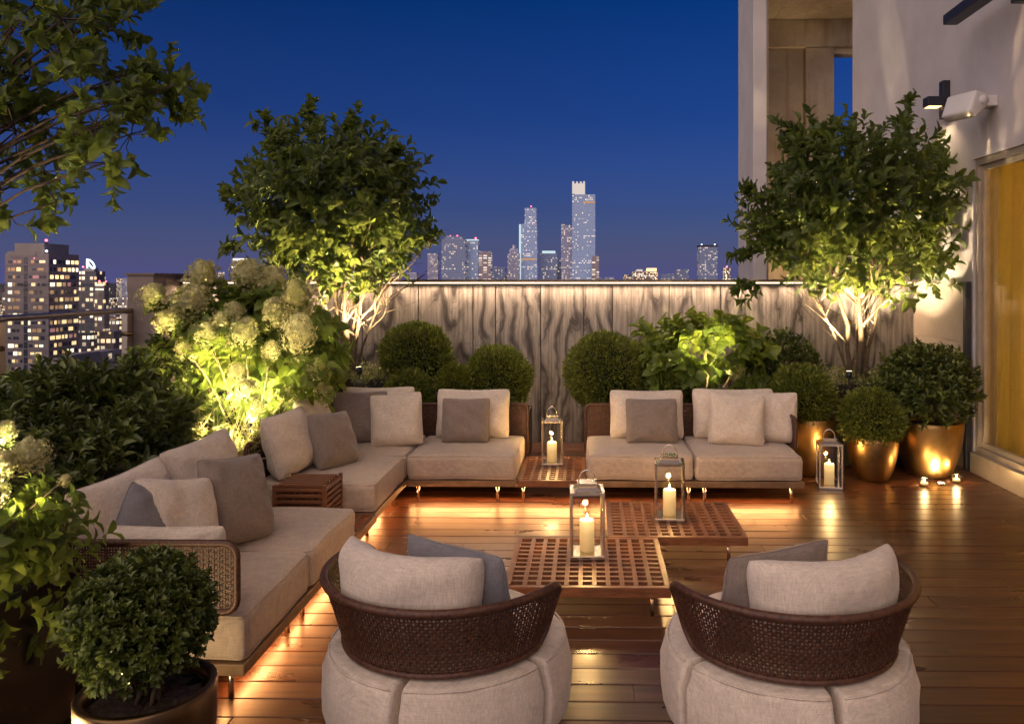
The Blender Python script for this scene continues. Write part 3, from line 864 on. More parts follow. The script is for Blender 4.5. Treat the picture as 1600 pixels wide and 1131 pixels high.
# on the two-seat sofa
pillow('back_cushion', 'wide pale back cushion behind the taupe pillow on the two-seat sofa', (.50, 6.66, TOP), .63, .415, .19, 0, 14, L_)
pillow('throw_pillow', 'square taupe pillow on the two-seat sofa', (.53, 6.47, TOP), .43, .37, .14, 2, 16, T_)
pillow('back_cushion', 'wide pale back cushion mostly hidden behind the pale square pillow on the two-seat sofa', (1.24, 6.68, TOP), .70, .425, .19, 0, 13, L_)
pillow('throw_pillow', 'square pale pillow in front at the middle of the two-seat sofa', (1.21, 6.40, TOP), .455, .425, .15, -5, 15, L_, 3)
pillow('throw_pillow', 'pale pillow leaning against the wicker arm beside the gold pots', (1.525, 6.53, TOP), .40, .42, .15, -14, 14, L_)
# on the corner sofa
pillow('back_cushion', 'wide pale back cushion at the end of the corner sofa beside the lantern', (-.98, 6.66, TOP), .63, .42, .19, 0, 14, L_)
pillow('throw_pillow', 'square taupe pillow in front of the cushion beside the table lantern by the wall', (-1.01, 6.46, TOP), .40, .37, .14, 2, 15, T_)
pillow('back_cushion', 'pale back cushion deep in the corner behind the taupe pillow', (-1.80, 6.70, TOP), .62, .43, .18, 4, 12, L_)
pillow('throw_pillow', 'square taupe pillow in the corner of the corner sofa', (-1.87, 6.42, TOP), .44, .43, .15, 12, 15, T_)
pillow('throw_pillow', 'square pale pillow next to the taupe one in the sofa corner', (-1.55, 6.32, TOP), .42, .43, .15, 6, 16, L_, -4)
pillow('back_cushion', 'big pale cushion at the near end of the corner sofa', (-2.01, 5.47, TOP), .60, .44, .19, 84, 18, L_)
pillow('back_cushion', 'pale back cushion on the long side of the corner sofa, behind the others', (-2.06, 6.06, TOP), .58, .46, .18, 90, 14, L_)
pillow('throw_pillow', 'taupe pillow leaning on the big pale cushion of the corner sofa', (-1.78, 5.64, TOP), .42, .40, .15, 68, 20, T_, 4)
# on the long sofa
pillow('back_cushion', 'big pale back cushion nearest the camera on the long sofa', (-2.05, 3.55, TOP), .74, .47, .20, 90, 12, L_)
pillow('back_cushion', 'big pale back cushion at the far end of the long sofa', (-2.05, 4.27, TOP), .74, .48, .20, 90, 12, L_)
pillow('throw_pillow', 'small grey pillow tipped on its corner on the long sofa', (-1.87, 3.42, TOP + .07), .34, .34, .13, 70, 22, G_, 40)
pillow('throw_pillow', 'pale pillow leaning beside the small grey one on the long sofa', (-1.80, 3.56, TOP), .42, .45, .16, 72, 22, L_, 14)
pillow('throw_pillow', 'low pale cushion lying along the wicker arm of the long sofa', (-1.74, 3.27, TOP), .50, .33, .15, 180, 10, L_)
pillow('throw_pillow', 'taupe pillow at the front of the long sofa', (-1.74, 3.97, TOP), .40, .45, .16, 66, 18, T_, 6)

# round armchairs
def armchair(x, y, rz, label, lb_back, lb_throw, sgn):
    c = empty('round_armchair', (x, y, 0), rz, label, 'armchair')
    MB().lathe([(0, .03), (.36, .03), (.385, .045), (.425, .10), (.425, .125), (0, .125)], 64).build('base', 'base_wood', c, True)
    MB().lathe([(0, 0), (.30, 0), (.30, .03), (0, .03)], 40).build('foot', 'dark_metal', c, True)
    # ring of bolster segments
    gaps = [-124, -54, 14, 84, 160, 236] if sgn < 0 else [-160, -84, -14, 54, 124, 200]
    for a0, a1 in [(g0 + 1.7, g1 - 1.7) for g0, g1 in zip(gaps[:-1], gaps[1:])]:
        prof = []
        RI, RO, ZB, ZT, cr = .20, .447, .112, .388, .034
        for (cx, cz, t0) in ((RO - cr, ZB + cr, -90), (RO - cr - .006, ZT - cr, 0), (RI + cr, ZT - cr + .008, 90), (RI + cr, ZB + cr, 180)):
            for k in range(6):
                t_ = R(t0 + 18 * k); prof.append((cx + cr * math.cos(t_), cz + cr * math.sin(t_)))
            if t0 == -90: prof += [(RO + .010, ZB + (ZT - ZB) * q) for q in (.3, .5, .7)]
        pr_c = (sum(p[0] for p in prof) / len(prof), sum(p[1] for p in prof) / len(prof))
        ns = len(prof); steps = [(a0, .90), (a0 + .35, .955), (a0 + 1.1, .99), (a0 + 2.2, 1.0)] + [(a0 + 2.2 + (a1 - a0 - 4.4) * q / 18, 1.0) for q in range(1, 18)] + [(a1 - 2.2, 1.0), (a1 - 1.1, .99), (a1 - .35, .955), (a1, .90)]
        n = len(steps) - 1
        vs_, fs_ = [], []
        for (ag, k) in steps:
            ph = R(ag)
            for (rr, zz) in prof:
                wv = .0025 * math.sin(11 * ph + 40 * zz) + .0018 * math.sin(23 * ph - 60 * rr)
                rr = pr_c[0] + (rr - pr_c[0]) * k + wv; zz = pr_c[1] + (zz - pr_c[1]) * k + wv * .6
                vs_.append((rr * math.sin(ph), -rr * math.cos(ph), zz))
        for i in range(n):
            for j in range(ns):
                fs_.append((i * ns + j, i * ns + (j + 1) % ns, (i + 1) * ns + (j + 1) % ns, (i + 1) * ns + j))
        fs_.append(tuple(range(ns))[::-1]); fs_.append(tuple(n * ns + j for j in range(ns)))
        seg_ = MB().add(vs_, fs_).build('bolster_segment', 'fabric_light', c, True)
        pts = []
        for i in range(25):
            ph = R(a0 + 1.2 + (a1 - a0 - 2.4) * i / 24)
            pts.append((.4335 * math.sin(ph), -.4335 * math.cos(ph), .381))
        MB().tube(pts, .0032, 5).build('piping', 'fabric_light', seg_, True)
    m = MB(); prof = [(0, .30), (.19, .30), (.195, .36), (.36, .402), (.375, .415), (.36, .43), (.2, .438), (0, .44)]
    m.lathe(prof, 48).build('seat_cushion', 'fabric_light', c, True)
    # wicker back
    A = 98
    def ends(u):
        e = min(u, 1 - u) * 2 * A
        return max(0.0, 1 - e / 9) ** 2
    def pt(u, v):
        ph = R(-A + 2 * A * u)
        lo, hi = .408 + .05 * ends(u), .640 - .035 * ends(u)
        z = lo + (hi - lo) * v
        r = .380 + .070 * ((z - .408) / .232) ** 1.1 if z > .408 else .380
        return Vector((r * math.sin(ph), -r * math.cos(ph), z))
    def nr(u, v):
        ph = R(-A + 2 * A * u)
        return Vector((math.sin(ph), -math.cos(ph), -.28)).normalized()
    bk = empty('backrest'); bk.parent = c
    weave(pt, nr, 116, 18, 116, 6, .0052, 'cane', bk, .0018)
    rim_pts = [pt(i / 72, 1) for i in range(73)] + [pt(1, 1 - k / 6) for k in range(1, 6)] + [pt(1 - i / 72, 0) for i in range(73)] + [pt(0, k / 6) for k in range(1, 6)]
    MB().tube(rim_pts, [.0145] * 73 + [.012] * 5 + [.011] * 73 + [.012] * 5, 9, closed=True).build('rim', 'cane', bk, True)
    # curved loose back pillow
    n, mth = 40, 22
    ph = [random.uniform(0, 6) for _ in range(5)]
    vs_, fs_ = [], []
    for side in (1, -1):
        for j in range(mth + 1):
            for i in range(n + 1):
                u = -math.cos(math.pi * i / n); v = -math.cos(math.pi * j / mth)
                pf = max(0, 1 - abs(u) ** 4) ** .5 * max(0, 1 - abs(v) ** 3) ** .55
                th = .086 * pf
                wr = pf * (.007 * math.sin(9 * u + ph[0]) * (.4 + .6 * max(0, v)) + .005 * math.sin(5 * u - 6 * v + ph[1]) + .006 * math.sin(21 * u + ph[2]) * max(0, v) ** 2)
                an = R(sgn * -3 + 56 * u * (1 - .05 * (1 - v * v)))
                rr = .316 + .036 * v + side * (th + wr)
                an *= 1 - .07 * abs(v) ** 5; zz = .595 + .195 * v * (1 - .02 * (1 - u * u)) * (1 - .10 * abs(u) ** 5)
                vs_.append((rr * math.sin(an), -rr * math.cos(an), zz))
    N = (n + 1) * (mth + 1)
    for s_ in (0, 1):
        for j in range(mth):
            for i in range(n):
                a = s_ * N + j * (n + 1) + i; q = (a, a + 1, a + n + 2, a + n + 1)
                fs_.append(q if s_ == 0 else q[::-1])
    me = MB().add(vs_, fs_).mesh('back_pillow', 'fabric_light', True)
    bm = bmesh.new(); bm.from_mesh(me); bmesh.ops.remove_doubles(bm, verts=bm.verts[:], dist=.0006); bm.to_mesh(me); bm.free()
    for p in me.polygons: p.use_smooth = True
    o = link('back_cushion', me, None, (x, y, .0), (0, 0, rz)); tag(o, lb_back, 'cushion')
    q = Matrix.Rotation(rz, 3, 'Z') @ Vector((-.13 * sgn * 1.0, -.07, 0))
    pillow('throw_pillow', lb_throw, (x + q.x, y + q.y, .425), .46, .36, .13, math.degrees(rz) + sgn * 6 + 180, 12, G_ if sgn < 0 else T_)
armchair(-.52, 2.95, R(-27), 'round wicker-backed armchair nearer the long sofa', 'curved pale pillow in the armchair nearer the long sofa', 'blue-grey pillow in the armchair nearer the long sofa', -1)
armchair(.73, 2.93, R(22), 'round wicker-backed armchair standing clear on the open deck side', 'curved pale pillow in the armchair on the open deck side', 'taupe pillow in the armchair on the open deck side', 1)

# candle lanterns
def lantern(x, y, z, label, rz=0.0, ch=.165, w=.19, h=.355, power=3.2):
    l = empty('lantern', (x, y, z), rz, label, 'lantern')
    q = w / 2
    box('base', 'steel', -q, q, -q, q, 0, .022, l, .003)
    for sx in (-1, 1):
        for sy in (-1, 1):
            box('corner_post', 'steel', sx * (q - .007) - .007, sx * (q - .007) + .007, sy * (q - .007) - .007, sy * (q - .007) + .007, .022, h, l, .0015, seg=1)
    f = MB()
    for z0, z1 in ((h, h + .016),):
        f.box(-q, q, -q, -q + .016, z0, z1); f.box(-q, q, q - .016, q, z0, z1); f.box(-q, -q + .016, -q + .016, q - .016, z0, z1); f.box(q - .016, q, -q + .016, q - .016, z0, z1)
    f.build('top_frame', 'steel', l)
    k = q - .016
    r_ = MB(); s_ = q * .48
    r_.add([(-k, -k, h + .014), (k, -k, h + .014), (k, k, h + .014), (-k, k, h + .014), (-s_, -s_, h + .042), (s_, -s_, h + .042), (s_, s_, h + .042), (-s_, s_, h + .042)],
           [(0, 1, 5, 4), (1, 2, 6, 5), (2, 3, 7, 6), (3, 0, 4, 7), (4, 5, 6, 7)])
    r_.box(-s_ - .008, s_ + .008, -s_ - .008, s_ + .008, h + .046, h + .056)
    rf = r_.build('roof', 'steel', l)
    hd = [(s_ * math.cos(R(a)), 0, h + .062 + .058 * math.sin(R(a))) for a in range(-15, 196, 15)]
    MB().tube(hd, .0042, 8).build('handle', 'steel', l, True)
    for a in range(4):
        o = box('glass_pane', 'glass_clear', -q + .014, q - .014, -.0015, .0015, .023, h - .001, l)
        o.location = (math.sin(a * math.pi / 2) * (q - .006), -math.cos(a * math.pi / 2) * (q - .006), .023); o.rotation_euler = (0, 0, a * math.pi / 2)
    cd = empty('candle', (x, y, z + .0225), rz, label.replace('lantern', 'candle burning in the lantern', 1) if False else 'thick cream candle burning inside the ' + label, 'candle')
    MB().lathe([(0, 0), (.039, 0), (.041, .004), (.041, ch - .006), (.038, ch), (.026, ch - .004), (.010, ch - .010), (0, ch - .011)], 28).build('wax', 'wax', cd, True)
    MB().tube([(0, 0, ch - .012), (.001, 0, ch + .008)], .0013, 5).build('wick', 'wick', cd)
    MB().lathe([(0, ch - .002), (.004, ch + .003), (.0062, ch + .010), (.0048, ch + .020), (.002, ch + .030), (0, ch + .037)], 14).build('flame', 'flame', cd, True)
    point('candle_light', (0, 0, ch + .045), power, (1, .60, .22), .016, cd)
lantern(-.005, 4.43, .166, 'lantern on the coffee table nearest the armchairs', R(3), .175)
lantern(.53, 5.12, .166, 'lantern on the coffee table nearer the two-seat sofa', R(-4), .165)
lantern(-.30, 6.58, .176, 'lantern on the platform table by the wall', R(5), .16, .175)
lantern(2.00, 6.56, .001, 'lantern standing on the deck beside the gold pots', R(-8), .17, .19)

# little glass tealights by the big pot
def tealight(x, y, label):
    o = empty('tealight', (x, y, .001), random.uniform(0, 3), label, 'tealight')
    m = MB(); n = 10
    prof = [(.028, 0), (.05, .02), (.058, .05), (.046, .078), (.042, .078), (.052, .05), (.045, .022), (.02, .006)]
    m.lathe(prof, n); m.build('glass_cup', 'glass_clear', o)
    MB().lathe([(0, .012), (.03, .012), (.03, .03), (0, .03)], 16).build('wax', 'wax', o, True)
    MB().lathe([(0, .03), (.007, .04), (.006, .052), (0, .066)], 10).build('flame', 'flame', o, True)
    point('tea_flame', (0, 0, .09), .9, (1, .62, .25), .02, o)
tealight(2.80, 6.60, 'faceted glass tealight on the deck between the two gold bowl pots')
tealight(3.12, 6.72, 'faceted glass tealight on the deck next to the glass doors')

def uplight(x, y, z, target, power, label, color=(1, .74, .40), angle=85, rad=.025, body=True):
    o = empty('assumed_garden_uplight', (x, y, z), 0, label, 'garden light')  # hidden fixture, assumed from the light on the plants
    d = (Vector(target) - Vector((x, y, z))).normalized()
    a = d * .02; b = d * .085
    MB().tube([a, b], [.026, .030], 14).build('lamp_head', 'dark_metal', o, True)
    MB().tube([b, b + d * .003], .024, 14).build('lens', 'lamp_warm', o, True)
    MB().tube([(0, 0, -.12), (0, 0, 0), a], .008, 8).build('spike', 'dark_metal', o, True)
    sp_ = spot('assumed_uplight_beam', b + d * .012, (Vector(target) - Vector((x, y, z))), power, color, angle, .7, rad, o)
    return o

# ------------------------------------------------------------------ plants
def tmpl_broad(fold=.16, droop=.14, wide=.5):
    s = [(0, 0), (.22, .34), (.52, .5), (.80, .33), (1, 0)]
    V = [(0, 0, 0), (0, .22, .03), (0, .52, .03), (0, .80, -.04), (0, 1, -droop)]
    Lf = [(-w, y, fold * w * 2 + V[i + 1][2]) for i, (y, w) in enumerate(s[1:4])]
    Rt = [(w, y, fold * w * 2 + V[i + 1][2]) for i, (y, w) in enumerate(s[1:4])]
    V = V + Lf + Rt
    F = [(0, 1, 5), (1, 2, 6, 5), (2, 3, 7, 6), (3, 4, 7), (0, 8, 1), (1, 8, 9, 2), (2, 9, 10, 3), (3, 10, 4)]
    return np.array(V), F
def tmpl_small():
    V = [(0, 0, 0), (-.5, .5, .12), (0, .5, 0), (.5, .5, .12), (0, 1, -.05)]
    return np.array(V), [(0, 2, 1), (2, 4, 1), (0, 3, 2), (2, 3, 4)]
def tmpl_blade():
    V = [(-.5, 0, 0), (.5, 0, 0), (-.4, .4, .10), (.4, .4, .10), (-.25, .75, .04), (.25, .75, .04), (0, 1, -.16)]
    return np.array(V), [(0, 1, 3, 2), (2, 3, 5, 4), (4, 5, 6)]
TB, TS, TG = tmpl_broad(), tmpl_small(), tmpl_blade()
def unit(a): return a / np.maximum(np.linalg.norm(a, axis=1, keepdims=True), 1e-9)
def frame(D, N):
    D = unit(D); N = N - (N * D).sum(1, keepdims=True) * D; N = unit(N); return D, N, np.cross(D, N)
def proj(Pw):
    c, s = math.cos(YAW), math.sin(YAW)
    t = -Pw[:, 0] * s * -1 * -1 + Pw[:, 1] * c if False else (Pw[:, 0] * -s + Pw[:, 1] * c)
    r = Pw[:, 0] * c + Pw[:, 1] * s
    return X0 + FPX * r / t, Y0 - FPX * (Pw[:, 2] - H) / t, t
LEAF_ME = {}
# assumed garden uplights, fixtures unseen: position, target, watts, label, colour, cone
cH, cH2 = at(392, 530, Y=6.3), at(1098, 556, Y=7.4)
c1, p1 = at(525, 320, Y=7.66), at(545, 575, Y=7.66)
c2, p2 = at(1332, 320, Y=7.56), at(1342, 575, Y=7.66)
LIGHTS = [
    ((-2.38, 5.52, .62), (-2.62, 6.15, 1.28), 300, 'assumed small uplight low in the tall hydrangea beside the corner sofa', (1, .80, .36), 105),
    ((-2.36, 4.92, .55), (-2.52, 5.34, .82), 75, 'assumed small uplight at the foot of the feathery plant', (1, .80, .36), 110),
    ((at(1128, 600, Y=7.12).x, 7.12, .62), (cH2.x + .02, 7.42, 1.10), 45, 'assumed small uplight under the green-glowing hydrangea', (1, .82, .38), 115),
    ((p1.x + .22, 7.27, .82), (c1.x + .05, 7.62, 2.5), 240, 'assumed small uplight at the stems of the tree beside the flowered hydrangea', (1, .74, .42), 88),
    ((p2.x - .22, 7.28, .79), (c2.x - .0, 7.60, 2.5), 250, 'assumed small uplight at the stems of the tree by the house', (1, .74, .42), 92),
    ((2.72, 7.92, .80), (3.12, 7.86, 3.0), 170, 'assumed small uplight under the tree by the house, tilted to the wall', (1, .78, .50), 100),
    ((-2.06, 2.34, .92), (-1.90, 2.60, 1.18), 34, 'assumed small uplight inside the hydrangea nearest the camera', (1, .82, .40), 125),
    ((-3.35, 4.0, .80), (-3.0, 4.3, 3.0), 50, 'added small uplight under the overhanging tree', (1, .76, .42), 80),  # unseen lamp, added to brighten the hanging branches
]
def clear_of_lights(P):
    ok = (P[:, 0] < 3.36) & ~((P[:, 1] > 8.16) & (P[:, 2] < 1.85))
    for a, b, *_ in LIGHTS:
        a, b = np.array(a), np.array(b); d = (b - a) / np.linalg.norm(b - a)
        q = P - a; s_ = np.clip(q @ d, -.08, .42)
        ok &= np.linalg.norm(q - s_[:, None] * d, axis=1) > .07 + .45 * np.clip(s_, 0, 1)
    return ok
def put_leaves(root, P, D, N, L, W, mat, tmpl, parts=0, name='foliage', leafname='leaf', cellpx=13):
    """leaves of one plant (world positions): the ones that show largest as parts, the rest joined"""
    org = np.array(root.matrix_basis.translation)
    D, N, S = frame(D, N)
    ok_ = clear_of_lights(P)
    L = np.broadcast_to(L, (len(P),)); W = np.broadcast_to(W, (len(P),))
    P, D, N, S, L, W = P[ok_], D[ok_], N[ok_], S[ok_], L[ok_], W[ok_]
    pick = np.zeros(len(P), bool)
    if parts:
        px, py, t = proj(P + D * (L / 2)[:, None])
        key = np.floor(px / cellpx).astype(int) * 4096 + np.floor(py / cellpx).astype(int)
        ok = (px > -10) & (px < 1610) & (py > -10) & (py < 1141)
        order = np.argsort(t); seen = set(); idx = []
        for i in order:
            if ok[i] and key[i] not in seen:
                seen.add(key[i]); idx.append(i)
        facing = np.abs((N[idx] * unit(P[idx] - np.array([0, 0, H]))).sum(1)) * L[idx] * W[idx] / t[idx] ** 2
        idx = [idx[k] for k in np.argsort(-facing)[:parts]]
        pick[idx] = True
        k = (mat, id(tmpl))
        if k not in LEAF_ME: LEAF_ME[k] = MB().add(tmpl[0].tolist(), tmpl[1]).mesh(leafname, mat, True)
        for i in idx:
            o = bpy.data.objects.new(leafname, LEAF_ME[k]); col.objects.link(o); o.parent = root
            m = Matrix.Identity(4)
            for r_ in range(3):
                m[r_][0] = S[i][r_] * W[i]; m[r_][1] = D[i][r_] * L[i]; m[r_][2] = N[i][r_] * L[i]; m[r_][3] = P[i][r_] - org[r_]
            o.matrix_basis = m
    q = ~pick
    tv, tf = tmpl
    P2, D2, N2, S2, L2, W2 = P[q] - org, D[q], N[q], S[q], L[q], W[q]
    V = P2[:, None] + tv[None, :, 1:2] * (D2 * L2[:, None])[:, None] + tv[None, :, 0:1] * (S2 * W2[:, None])[:, None] + tv[None, :, 2:3] * (N2 * L2[:, None])[:, None]
    n, k = len(P2), len(tv)
    lt = np.array([len(f) for f in tf]); li = np.concatenate([np.array(f) for f in tf])
    me = bpy.data.meshes.new(name)
    me.vertices.add(n * k); me.vertices.foreach_set('co', V.reshape(-1).astype(np.float32))
    loops = (li[None] + (np.arange(n) * k)[:, None]).reshape(-1)
    me.loops.add(len(loops)); me.loops.foreach_set('vertex_index', loops.astype(np.int32))
    tot = np.tile(lt, n); st = np.concatenate([[0], np.cumsum(tot)[:-1]])
    me.polygons.add(len(tot)); me.polygons.foreach_set('loop_start', st.astype(np.int32))
    me.update(calc_edges=True); me.validate()
    me.polygons.foreach_set('use_smooth', np.ones(len(tot), bool))
    me.materials.append(M[mat])
    o = link(name, me, root); o['kind'] = 'stuff'
    return o
def rdir(n):
    v = rng.normal(size=(n, 3)); return unit(v)
def twig_leaves(base, d, tl, per, spread=.9, lo=.15):
    """rosettes of leaves along twigs; base, d (n,3), tl (n,)"""
    n = len(base); d = unit(d)
    a = np.where(np.abs(d[:, 2:3]) < .9, np.array([[0, 0, 1.]]), np.array([[1., 0, 0]]))
    u = unit(np.cross(d, a)); w = np.cross(d, u)
    s = lo + (1 - lo) * (np.arange(per) + rng.random((n, per))) / per
    s = np.sort(s, axis=1)
    an = np.arange(per)[None] * 2.4 + rng.random((n, 1)) * 6.28 + rng.normal(size=(n, per)) * .3
    pr = np.cos(an)[..., None] * u[:, None] + np.sin(an)[..., None] * w[:, None]
    sp = spread * (1.15 - .5 * s)[..., None]
    P = base[:, None] + d[:, None] * (tl[:, None] * s)[..., None]
    D = d[:, None] * (1 - .35 * sp) + pr * sp + rng.normal(size=(n, per, 3)) * .12
    N = d[:, None] * .8 - pr * .35 + np.array([0, 0, .45]) + rng.normal(size=(n, per, 3)) * .2
    return P.reshape(-1, 3), D.reshape(-1, 3), N.reshape(-1, 3)
def lump(dirs, seed, k=5, amp=.12):
    r = np.random.default_rng(seed); q = rdir(1)[0] * 0
    out = np.zeros(len(dirs))
    for _ in range(k):
        ax = r.normal(size=3) * r.uniform(1.5, 4); out += np.sin(dirs @ ax + r.uniform(0, 6.28))
    return 1 + amp * out / math.sqrt(k)

def tree(name, label, x, y, z0, cc, rad, ntw, per, leaf, stems, seed, spikes=(), parts=300, group=None):
    root = empty(name, (x, y, z0), 0, label, 'tree')
    cc, rad = np.array(cc), np.array(rad)
    # stems and limbs
    tr = MB(); tw = MB(); r = random.Random(seed)
    tips = []
    for (dx, dy, top, rr) in stems:
        p0 = Vector((dx * .18, dy * .18, -.06)); p3 = Vector((dx, dy, top))
        pts = [p0.lerp(p3, k / 6) + Vector((r.uniform(-.02, .02), r.uniform(-.02, .02), 0)) * (k > 0) + Vector((dx, dy, 0)) * (-.12 * math.sin(math.pi * k / 6)) for k in range(7)]
        tr.tube(pts, [rr * (1 - .45 * k / 6) for k in range(7)], 9)
        for _ in range(7):
            k = r.uniform(.35, 1); b = p0.lerp(p3, k); j = min(5, int(k * 6)); b = pts[j].lerp(pts[j + 1], k * 6 - j)
            di = Vector((r.uniform(-1, 1), r.uniform(-1, 1), r.uniform(.45, 1.2))).normalized()
            ln = r.uniform(.35, .85); e = b + di * ln
            lp = [b, b.lerp(e, .5) + Vector((r.uniform(-.04, .04), r.uniform(-.04, .04), -.02)), e]
            tr.tube(lp, [rr * .42, rr * .3, rr * .16], 6)
            for _ in range(3):
                b2 = lp[1].lerp(e, r.uniform(0, 1)); d2 = (di + Vector((r.uniform(-1, 1), r.uniform(-1, 1), r.uniform(-.3, .8)))).normalized()
                tw.tube([b2, b2 + d2 * r.uniform(.2, .42)], [rr * .16, rr * .07], 5)
    tr.build('trunk', 'bark', root, True); tw.build('twigs', 'twig', root, True)['kind'] = 'stuff'
    d = rdir(ntw)
    lm = lump(d, seed, 6, .15)
    rr_ = rng.random(ntw) ** .42
    bs = cc + d * rad * (lm * rr_)[:, None] * .92
    dr = d * np.array([1, 1, .7]) + np.array([0, 0, .25]) + rng.normal(size=(ntw, 3)) * .35
    tl = rng.uniform(.14, .32, ntw)
    for (sx, sy, sz, dx, dy, dz, n_) in spikes:
        k = rng.random((n_, 1)); q = np.array([[sx, sy, sz]]) + k * np.array([[dx, dy, dz]]) + rng.normal(size=(n_, 3)) * .035
        bs = np.vstack([bs, q]); dr = np.vstack([dr, np.array([[dx, dy, dz]]) * 1.2 / math.sqrt(dx * dx + dy * dy + dz * dz) + rng.normal(size=(n_, 3)) * .45]); tl = np.append(tl, rng.uniform(.07, .13, n_))
    P, D, N = twig_leaves(bs, dr, tl, per)
    L = rng.uniform(.5, 1.2, len(P)) * leaf; W = L * rng.uniform(.40, .56, len(P))
    put_leaves(root, P, D, N, L, W, 'leaf_tree', TB, parts, 'crown')
    return root
c1 = at(525, 320, Y=7.66); p1 = at(545, 575, Y=7.66)
tree('multi_stem_tree', 'round-crowned multi-stem tree with pale stems beside the white-flowered hydrangea', p1.x, 7.66, .78, (c1.x, 7.66, 2.40), (.84, .76, .80), 900, 9, .115,
     [(-.20, .05, 1.15, .026), (-.04, -.12, 1.3, .030), (.10, .10, 1.25, .028), (.22, -.04, 1.1, .024), (-.34, -.02, 1.0, .016), (.42, .05, .95, .014)], 3,
     [(c1.x + .20, 7.6, 3.05, .05, 0, .30, 9), (c1.x - .55, 7.6, 2.9, -.08, 0, .34, 8), (c1.x - .15, 7.6, 3.05, -.08, 0, .28, 8), (c1.x + .7, 7.6, 2.1, .26, 0, .04, 8), (c1.x + .45, 7.6, 2.85, .16, 0, .15, 8), (c1.x - .85, 7.6, 2.4, -.2, 0, .1, 7), (c1.x - .9, 7.6, 2.0, -.08, 0, .02, 5)])
c2 = at(1332, 320, Y=7.56); p2 = at(1342, 575, Y=7.66)
tree('multi_stem_tree', 'spreading multi-stem tree with pale stems in front of the house wall', p2.x, 7.66, .74, (c2.x, 7.50, 2.36), (.93, .78, .76), 860, 9, .115,
     [(-.25, .05, 1.1, .026), (-.02, -.10, 1.25, .031), (.16, .08, 1.2, .028), (.30, -.06, 1.1, .022), (-.50, .0, .95, .014), (.0, .15, 1.2, .02)], 9,
     [(c2.x + .36, 7.5, 3.0, .14, 0, .36, 10), (c2.x - .8, 7.4, 2.0, -.28, 0, -.05, 9), (c2.x + .78, 7.3, 2.05, .20, 0, .03, 9), (c2.x - .75, 7.5, 2.5, -.22, 0, .06, 8), (c2.x - .45, 7.4, 3.0, -.22, 0, .10, 8), (c2.x + .8, 7.3, 1.7, .18, 0, .0, 7), (c2.x - .9, 7.5, 1.7, -.14, 0, -.05, 7)])

# the tree whose branches hang in from the left
ft = empty('overhanging_tree', (-3.86, 4.35, .46), 0, 'dark tree whose leafy branches hang into the upper left corner', 'tree')
r = random.Random(4)
tr, tw = MB(), MB()
tr.tube([(0, 0, -.1), (.03, .02, .5), (.10, .03, 1.1), (.22, 0, 1.7), (.42, -.02, 2.3), (.6, .02, 2.9)], [.055, .05, .043, .036, .027, .016], 10)
clumps = [(20, 40, 60), (95, 30, 70), (165, 30, 45), (45, 120, 65), (120, 110, 70), (185, 120, 55), (235, 135, 40), (285, 130, 26), (262, 108, 26), (255, 165, 32), (75, 200, 60), (150, 195, 55), (205, 210, 38),
          (25, 205, 60), (20, 280, 45), (70, 268, 40), (165, 255, 38), (88, 315, 26), (12, 335, 30), (130, 160, 60), (60, 60, 70), (200, 30, 22), (-60, 60, 100), (-60, 200, 90), (-50, 300, 60), (110, -40, 80), (-20, -60, 100), (215, 180, 40), (120, 235, 30), (40, 160, 60)]
bs, dr, tl = [], [], []
for (px, py, pr) in clumps:
    Yc = 4.35 + r.uniform(-.30, .30)
    cpos = at(px, py, Y=Yc); rad = pr / FPX * Yc
    org = Vector((-3.86, 4.35, .46))
    k = min(.95, max(.2, (cpos.z - .46 - .55) / 2.9)); ax = Vector((.05 + .5 * k, 0, .4 + 2.4 * k)) + org
    mid = ax.lerp(cpos, .5) + Vector((0, 0, .06)); 
    tr.tube([ax - org, mid - org, cpos - org], [.011, .008, .004], 6)
    pr *= .86; n_ = max(4, int(pr * .21))
    for _ in range(n_):
        dd = Vector((r.gauss(0, 1), r.gauss(0, 1), r.gauss(0, 1))).normalized()
        b = cpos + dd * rad * r.random() ** .5 * .8
        bs.append(b); dr.append(dd * .8 + Vector((.5, -.1, .15)) + Vector((r.gauss(0, .3), r.gauss(0, .3), r.gauss(0, .3)))); tl.append(r.uniform(.08, .15))
        tw.tube([cpos - org, b - org, b + dr[-1].normalized() * tl[-1] - org], [.004, .003, .0015], 4)
tr.build('trunk', 'limb', ft, True); tw.build('twigs', 'limb', ft, True)['kind'] = 'stuff'
P, D, N = twig_leaves(np.array([tuple(b) for b in bs]), np.array([tuple(b) for b in dr]), np.array(tl), 9, .85)
L = rng.uniform(.55, 1.15, len(P)) * .100
put_leaves(ft, P, D, N, L, L * rng.uniform(.46, .58, len(P)), 'leaf_tree', TB, 300, 'crown', cellpx=18)

